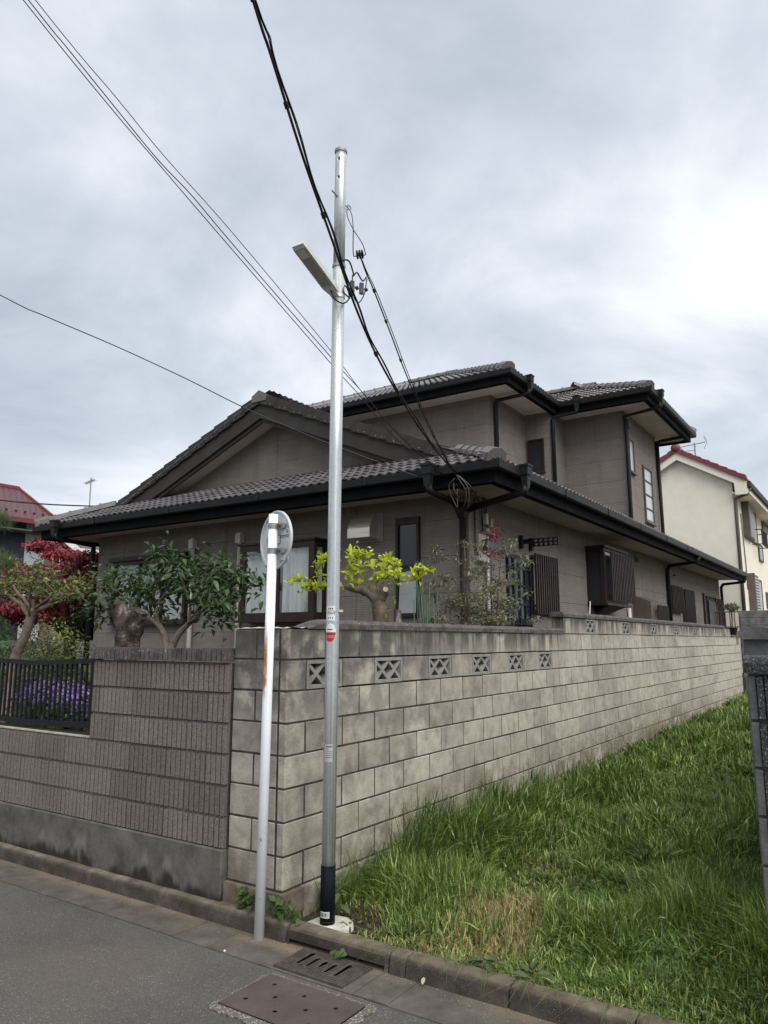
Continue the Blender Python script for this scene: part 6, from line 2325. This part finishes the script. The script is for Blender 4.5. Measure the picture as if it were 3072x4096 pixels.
    emit(x, y, .16+.26*rg.random(n), .005+.003*rg.random(n), .2+.7*rg.random(n), -1.2+rg.normal(size=n)*1.4, pick(n, (.04, .08, .015), (.16, .22, .05)))
    # seed stalks along the wall
    n = 190
    x = .9+9*rg.random(n)**1.5
    y = -.04-.28*rg.random(n)
    emit(x, y, .40+.28*rg.random(n), .0028+.0005*x, .25+.4*rg.random(n), -1.57+rg.normal(size=n)*1.2, pick(n, (.13, .15, .06), (.36, .31, .18)))
    V, F, C = np.concatenate(allV), np.concatenate(allF), np.concatenate(allC)
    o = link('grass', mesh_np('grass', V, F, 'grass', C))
    o['label'] = 'rough uncut grass with straw patches filling the lot'
    o['category'] = 'grass'
    stuff(o)
    # seed heads
    n2 = 900
    k = rg.integers(0, n, n2)
    xx, yy = x[k], y[k]
    z = lot_z(xx, yy)+.30+.28*rg.random(n2)
    P = np.stack([xx+rg.normal(size=n2)*.035, yy+rg.normal(size=n2)*.035-.05, z], 1)
    V, F, C = leaves_np(P, rvec(n2)+np.array([0, 0, -.3]), rvec(n2), .016+.012*rg.random(n2), .0035+.0012*xx, pick(n2, (.16, .14, .07), (.40, .33, .20)), .2, .2)
    o = stuff(link('grass_seed_heads', mesh_np('grass_seed_heads', V, F, 'grass', C)))
    o['label'] = 'thin seed heads of the tall grass along the block wall'
    o['category'] = 'grass'
    # ferny clover foliage at the lower right
    n = 5200
    x = .1+2.6*rg.random(n)
    y = -1.9-.85*rg.random(n)
    P = np.stack([x, y, lot_z(x, y)+.02+.12*rg.random(n)*np.clip(x/.5, .3, 1)], 1)
    keep = field(x, y, 4., 1) > .52
    P = P[keep]
    n = len(P)
    V, F, C = leaves_np(P, rvec(n)*np.array([1, 1, .4]), norm(rvec(n)*.5+np.array([0, 0, 1.])), .022+.016*rg.random(n), .009+.005*rg.random(n), pick(n, (.04, .09, .025), (.11, .19, .06)), .2, .2)
    o = stuff(link('ground_cover', mesh_np('ground_cover', V, F, 'grass', C)))
    o['label'] = 'low ferny ground cover among the grass at the lower right'
    o['category'] = 'ground cover'
    # grit washed along the kerb foot
    n = 1500
    x, y = -.125-.10*rg.random(n)**1.7, -3.+7*rg.random(n)
    s = .0015+.0035*rg.random(n)**3
    P = np.stack([x, y, .0065+s*.3], 1)
    oc = np.array([[1, 0, 0], [-1, 0, 0], [0, 1, 0], [0, -1, 0], [0, 0, 1]], float)
    V = (P[:, None, :]+oc[None]*s[:, None, None]*(.6+.8*rg.random((n, 5, 1)))).reshape(-1, 3)
    f4 = np.array([[0, 2, 4], [2, 1, 4], [1, 3, 4], [3, 0, 4]])
    F = (np.arange(n)[:, None, None]*5+f4[None]).reshape(-1, 3)
    cl = np.repeat(pick(n, (.09, .07, .05), (.34, .29, .22)), 5, 0)
    o = stuff(link('kerb_grit', mesh_np('kerb_grit', V, F, 'foliage', cl)))
    o['label'] = 'brown grit washed along the foot of the kerb'
    o['category'] = 'grit'
    # bare crumbly earth round the pole
    n = 700
    a, r = rg.random(n)*6.28, .35*rg.random(n)**.6
    x, y = .34+r*np.cos(a)*.8, -.34+r*np.sin(a)*.55
    s = .006+.014*rg.random(n)**2
    P = np.stack([x, y, lot_z(x, y)+s*.2], 1)
    oct_ = np.array([[1, 0, 0], [-1, 0, 0], [0, 1, 0], [0, -1, 0], [0, 0, 1], [0, 0, -1]], float)
    V = (P[:, None, :]+oct_[None]*s[:, None, None]*(.7+.6*rg.random((n, 6, 1)))).reshape(-1, 3)
    f8 = np.array([[0, 2, 4], [2, 1, 4], [1, 3, 4], [3, 0, 4], [2, 0, 5], [1, 2, 5], [3, 1, 5], [0, 3, 5]])
    F = (np.arange(n)[:, None, None]*6+f8[None]).reshape(-1, 3)
    o = stuff(link('earth_crumbs', mesh_np('earth_crumbs', V, F, 'soil')))
    o['label'] = 'loose brown earth crumbs around the pole foot'
    o['category'] = 'soil'


grass()


def litter():
    t = thing('litter', 'small crumpled white and orange wrapper lying in the grass', 'litter', (.9, -2.03, .16))
    V = [(.9+rnd.uniform(-.02, .02), -2.03+rnd.uniform(-.025, .025), .22+rnd.uniform(-.012, .02)) for _ in range(9)]
    b = MB().raw(V, [(0, 1, 2), (2, 3, 4), (4, 5, 6), (1, 3, 5), (6, 7, 8), (0, 8, 3)])
    b.m = [0, 0, 1, 0, 1, 2]
    b.build('wrapper', ['sticker_w', 'cutwood', 'ink'], t, norm=False)
    t = thing('fallen_leaf', 'yellow brown fallen leaf on the road beside the kerb', 'leaf', (-.125, -1.096, .01))
    link('blade', leaf_mesh('blade', .055, .022, 'cutwood', .3, .3), t, frame((-.15, -1.09, .022), Vector((.8, .3, .5)).normalized(), Vector((-.35, .93, 0)).normalized(), Vector((-.46, -.17, .85)).normalized()))
    t = thing('white_pebble', 'single white pebble on the seam of the gutter apron', 'pebble', (-.396, .075, .005))
    V = [(-.396+.007*math.cos(a)*math.cos(e_), .075+.008*math.sin(a)*math.cos(e_), .011+.007*math.sin(e_)) for e_ in (-1.2, -.4, .4, 1.2) for a in [i*1.047 for i in range(6)]]
    F = [(i*6+j, i*6+(j+1) % 6, (i+1)*6+(j+1) % 6, (i+1)*6+j) for i in range(3) for j in range(6)]+[tuple(range(6)), tuple(range(18, 24))]
    MB().raw(V, F).build('stone', 'white_paint', t)


litter()


# ------------------------------------------------------------------ neighbouring houses
def cream_house():
    X0, Y0, X1 = 22., .50, 33.
    yp, zp, zr_ = 2.10, 8.06, 6.86
    sl = (zp-zr_)/(yp-.05)
    t = thing('cream_house', 'cream rendered two storey house with red ridge tiles at the far right', 'house', (X0, Y0, .5))
    yl = 2*yp-Y0
    zw = lambda y: zp-.22-sl*abs(y-yp)
    wl = MB().prism([(X0, Y0, .3), (X0, yl, .3), (X0, yl, zw(yl)), (X0, yp, zw(yp)), (X0, Y0, zw(Y0))], (X1-X0, 0, 0)).build('wall', 'cream', t)
    rf = MB()
    for s in (-1, 1):
        ye = yp+s*(yp-.02)
        rf.prism([(X0-.25, yp, zp-.02), (X0-.25, ye, zp-.02-sl*abs(ye-yp)), (X0-.25, ye, zp-.10-sl*abs(ye-yp)), (X0-.25, yp, zp-.10)], (X1-X0+.5, 0, 0))
    roof = rf.build('roof', 'redtile', t)
    for s in (-1, 1):
        n = 8
        for i in range(n):
            a, c = i/n, (i+1)/n
            ya, yc_ = yp+s*(yp-.05)*a, yp+s*(yp-.05)*c
            za, zc_ = zp-sl*abs(ya-yp), zp-sl*abs(yc_-yp)
            MB().prism([(X0-.30, ya, za+.02), (X0-.30, yc_, zc_+.06), (X0-.30, yc_, zc_-.13), (X0-.30, ya, za-.13)], (.32, 0, 0)).build('verge_tile', 'redtile', roof)
        ye = yp+s*(yp-.05)
        MB().prism([(X0-.24, yp, zp-.12), (X0-.24, ye, zp-.12-sl*abs(ye-yp)), (X0-.24, ye, zp-.55-sl*abs(ye-yp)), (X0-.24, ye-s*.34, zp-.55-sl*abs(ye-yp)), (X0-.24, ye-s*.36, zp-.37-sl*abs(ye-s*.36-yp)), (X0-.24, yp, zp-.37)], (.10, 0, 0)).build('barge_board', 'cream', t)
    b = MB()
    V, F = [], []
    for i in range(7):
        for j in range(12):
            a, e_ = j/12*6.283, (i/6-.5)*3.14
            V.append((X0-.26+.10*math.cos(e_)*math.cos(a), yp+.16*math.cos(e_)*math.sin(a), zp+.03+.16*math.sin(e_)))
    F = [(i*12+j, i*12+(j+1) % 12, (i+1)*12+(j+1) % 12, (i+1)*12+j) for i in range(6) for j in range(12)]
    MB().raw(V, F).build('ridge_ball', 'redtile', roof, smooth=True)
    ze = zp-sl*(yp-.02)
    MB().box(X0-.14, X1, .02, .50, ze-.47, ze-.42).build('soffit', 'cream', t)
    MB().box(X0-.2, X1, -.06, .03, ze-.30, ze-.12).build('gutter', 'barge', t)
    MB().box(X0-.13, X1, .03, .08, ze-.42, ze-.12).build('fascia', 'cream', t)
    MB().tube([(X0+.0, -.02, ze-.3), (X0+.02, .1, ze-.5), (X0-.0, .44, ze-.62), (X0+.0, .44, ze-.75), (X0+.0, .44, .6)], .055, 8).build('downpipe', 'shutter', t, smooth=True)
    def win(x0, x1, z0, z1, gl='ltgrey'):
        f = MB().box(x0, x1, Y0-.06, Y0+.01, z0, z0+.06).box(x0, x1, Y0-.06, Y0+.01, z1-.06, z1).box(x0, x0+.06, Y0-.06, Y0+.01, z0+.06, z1-.06).box(x1-.06, x1, Y0-.06, Y0+.01, z0+.06, z1-.06).build('window', 'shutter', t)
        MB().box(x0+.06, x1-.06, Y0-.04, Y0-.02, z0+.06, z1-.06).build('pane', gl, f)
        return f
    for z0, z1 in ((5.2, 6.45), (2.3, 3.95)):
        sb = MB().box(23.55, 23.75, Y0-.22, Y0, z0, z1).box(23.75, 25.1, Y0-.14, Y0, z0, z1).build('shutter_box', 'shutter', t)
        n = 16
        for i in range(n):
            z = z0+.05+(z1-z0-.1)*i/n
            MB().box(23.78, 25.06, Y0-.17, Y0-.142, z, z+(z1-z0-.1)/n*.6).build('shutter_slat', 'louvre_w', sb, norm=False)
        win(25.12, 26.6, z0, z1-.05, 'frost')
    bal = MB()
    for z in (5.10, 5.62):
        bal.box(25.4, 26.9, Y0-.34, Y0-.31, z, z+.03).box(25.4, 25.43, Y0-.31, Y0, z, z+.03).box(26.87, 26.9, Y0-.31, Y0, z, z+.03)
    for i in range(11):
        x = 25.42+i*.147
        bal.box(x-.006, x+.006, Y0-.333, Y0-.318, 5.13, 5.62)
    bal.build('window_rail', 'barge', t)
    win(26.75, 27.75, 4.65, 5.3, 'frost')
    w = win(28.4, 30.6, 5.45, 6.35, 'glass')
    win(27.8, 28.8, 2.95, 3.55, 'brown')
    MB().tube([(23.1, Y0-.03, 5.9), (23.2, Y0-.03, 5.0), (23.35, Y0-.03, 4.2), (23.3, Y0-.03, 3.4)], .018, 6).build('cable', 'shutter', t, smooth=True)
    # antenna
    t = thing('roof_antenna', 'comb shaped TV antenna on the cream house roof', 'antenna', (25, 2.1, 8.0))
    MB().tube([(25, 2.1, 8.0), (25, 2.1, 9.0)], .025, 6).build('mast', 'galv_dark', t)
    MB().tube([(24.8, 2.75, 8.84), (25.1, 1.75, 9.0)], .020, 6).tube([(25.0, 2.1, 8.72), (24.9, 2.45, 8.70), (24.8, 2.6, 8.86)], .016, 6).build('boom', 'galv_dark', t)
    for i in range(14):
        p = Vector((24.8, 2.75, 8.84)).lerp(Vector((25.1, 1.75, 9.0)), i/13)
        d = Vector((.10, .03, .04))
        MB().tube([p-d, p+d], .010, 5).build('element', 'galv_dark', t)
    for k in (-1, 1):
        for i in range(5):
            p = Vector((25.12, 1.72, 9.01))+Vector((.02, -.02+.05*i*.4, k*(.03+.045*i)))
            MB().tube([p-Vector((.15, .04, 0)), p+Vector((.15, .04, 0))], .008, 5).build('reflector', 'galv_dark', t)


cream_house()


def far_right():
    t = thing('grey_end_wall', 'plain grey block wall closing the far end of the lot', 'garden wall', (19, -.3, .3))
    for k in range(11):
        z = 2.56-.2*(k+1)
        x = 0
        y = .155
        j = 0
        while y > -1.8:
            w = .4 if (j or k % 2) else .2
            MB().chbox(19.0, 19.13, y-w+.004, y-.004, z+.004, z+.196, .004).build('block', 'greywall', t, norm=False)
            y -= w
            j += 1
    MB().box(19.01, 19.12, -1.75, .15, .2, 2.55).build('mortar_core', 'mortar', t)
    # pot plant on the low end of the wall
    t = thing('planter', 'dark planter with a small round headed bush on the far wall end', 'plant pot', (17.2, .07, ZW+.05))
    b = MB()
    V = []
    for r, z in ((.09, ZW+.052), (.13, ZW+.22), (.14, ZW+.235), (.12, ZW+.235)):
        V += [(17.2+r*1.6*math.cos(i*.524), .07+r*math.sin(i*.524), z) for i in range(12)]
    F = [(i*12+j, i*12+(j+1) % 12, (i+1)*12+(j+1) % 12, (i+1)*12+j) for i in range(3) for j in range(12)]+[tuple(range(12)), tuple(range(36, 48))]
    b.raw(V, F).build('pot', 'blackm', t)
    s_ = MB().tube([(17.2, .07, ZW+.2), (17.2, .05, ZW+.45), (17.2, .06, ZW+.68)], .022, 7)
    for _ in range(8):
        s_.tube([(17.2, .06, ZW+.62), (17.2+rnd.uniform(-.3, .3), .06+rnd.uniform(-.16, .16), ZW+.76+rnd.uniform(-.05, .1))], .009, 5)
    s_.build('stem', 'bark_pale', t)
    foliage([blob([((17.2, .06, ZW+.76), (.34, .19, .09))], 420, .05, .028, (.03, .05, .02), (.13, .17, .07), .5, .3)], t, 'leaves')
    t = thing('back_railing', 'small dark railing between house corner and grey end wall', 'fence', (19.3, .5, .8))
    b = MB().tube([(19.3, .17, 2.54), (19.3, .95, 2.54)], .018, 6).build('top_rail', 'shutter', t)
    MB().tube([(19.3, .17, 2.12), (19.3, .95, 2.12)], .015, 6).build('bottom_rail', 'shutter', t)
    for i in range(7):
        MB().tube([(19.3, .20+i*.12, .8), (19.3, .20+i*.12, 2.54)], .014, 6).build('bar', 'shutter', t)


far_right()


def left_houses():
    t = thing('red_roof_house', 'navy walled house with a red metal roof at the far left', 'house', (8, 23, 0))
    Y0 = 22.
    zE, zR, yR = 6.06, 7.70, 25.
    xr = 12.2
    MB().poly([(0, Y0, zE), (xr, Y0, zE), (xr, yR, zR), (0, yR, zR)]).poly([(0, yR, zR), (xr, yR, zR), (xr, yR+3, zE), (0, yR+3, zE)]).build('roof', 'redroof', t, norm=False)
    MB().box(0, xr+.02, yR-.12, yR+.12, zR-.05, zR+.07).build('ridge', 'redtile', t)
    MB().prism([(xr, Y0-.03, zE-.02), (xr, yR, zR-.02), (xr, yR, zR+.06), (xr, Y0-.03, zE+.06)], (.10, 0, 0)).build('verge', 'redtile', t)
    MB().box(0, xr, Y0-.1, Y0+.02, zE-.18, zE-.02).build('gutter', 'redtile', t)
    MB().box(0, xr, Y0+.02, Y0+.7, zE-.45, zE-.40).build('soffit', 'slate', t)
    sn = MB()
    for i in range(14):
        x = 7.6+i*.35
        sn.box(x, x+.07, Y0+.45, Y0+.5, zE+.22, zE+.33)
    sn.build('snow_guards', 'navy', t)
    MB().prism([(0, Y0+.7, 0), (11.35, Y0+.7, 0), (11.35, Y0+.7, 5.9), (0, Y0+.7, 5.9)], (0, 4.5, 0)).build('wall', 'navy', t)
    gw = MB().box(11.352, 12.15, Y0+.72, Y0+5.1, 0, 5.9).build('side_wall', 'panel_joint', t)
    for k in range(16):
        for j in range(2):
            MB().box(11.355+j*.4+.003, 11.355+(j+1)*.395, Y0+.70, Y0+.718, .4*k+.2, .4*k+.2+.394 if .4*k+.594 < 5.9 else 5.9).build('wall_panel', 'ltgrey', gw, norm=False)
    MB().prism([(12.15, Y0+.7, 5.9), (12.15, Y0+5, 5.9), (12.15, yR, zR-.1)], (-11, 0, 0)).build('gable_fill', 'navy', t)
    t = thing('brown_gable_house', 'brown house with white gable trim behind the red maple', 'house', (14, 27, 0))
    Y1 = 24.
    pk = Vector((13.4, Y1, 5.98))
    def gz(x):
        return pk.z-.62*abs(x-pk.x)
    MB().prism([(11.9, Y1, 0), (15.6, Y1, 0), (15.6, Y1, 4.55), (13.4, Y1, 5.75), (11.9, Y1, 4.9)], (0, 6, 0)).build('wall', 'brownwall', t)
    for s, xe in ((-1, 12.0), (1, 14.55)):
        MB().prism([(13.4, Y1-.35, pk.z), (xe, Y1-.35, gz(xe)), (xe, Y1-.35, gz(xe)-.30), (13.4, Y1-.35, pk.z-.32)], (0, .12, 0)).build('fascia', 'whitetrim', t)
        MB().prism([(13.4, Y1-.36, pk.z+.04), (xe, Y1-.36, gz(xe)+.04), (xe, Y1-.36, gz(xe)), (13.4, Y1-.36, pk.z)], (0, 6.5, 0)).build('roof', 'slate', t)
    MB().box(13.95, 17.5, Y1-.42, Y1-.30, 5.20, 5.42).build('eave_trim', 'whitetrim', t)
    MB().poly([(14.0, Y1-.40, 5.42), (17.5, Y1-.40, 5.42), (17.5, Y1+1.6, 6.3), (14.0, Y1+1.6, 6.3)]).poly([(14, Y1+1.6, 6.3), (17.5, Y1+1.6, 6.3), (17.5, Y1+6, 4.5), (14, Y1+6, 4.5)]).build('wing_roof', 'slate', t, norm=False)
    MB().box(14.5, 17.4, Y1, Y1+4.5, 0, 5.25).build('wing_wall', 'brownwall', t)
    MB().box(13.48, 13.56, Y1-.12, Y1-.02, 0, 5.5).build('downpipe', 'whitetrim', t)
    t = thing('far_antenna', 'tall thin TV antenna mast above the left end of the roof', 'antenna', (15.6, 25.2, 6.0))
    MB().tube([(15.6, 25.2, 6.1), (15.58, 25.2, 8.78)], .028, 6).build('mast', 'galv_dark', t)
    MB().tube([(15.38, 25.26, 8.50), (15.70, 25.15, 8.70)], .03, 6).build('boom', 'galv_dark', t)
    for i in range(8):
        p = Vector((15.36, 25.26, 8.49)).lerp(Vector((15.72, 25.15, 8.71)), i/7)
        MB().tube([p-Vector((.13, .05, -.02)), p+Vector((.13, .05, -.02))], .010, 5).build('element', 'galv_dark', t)


left_houses()
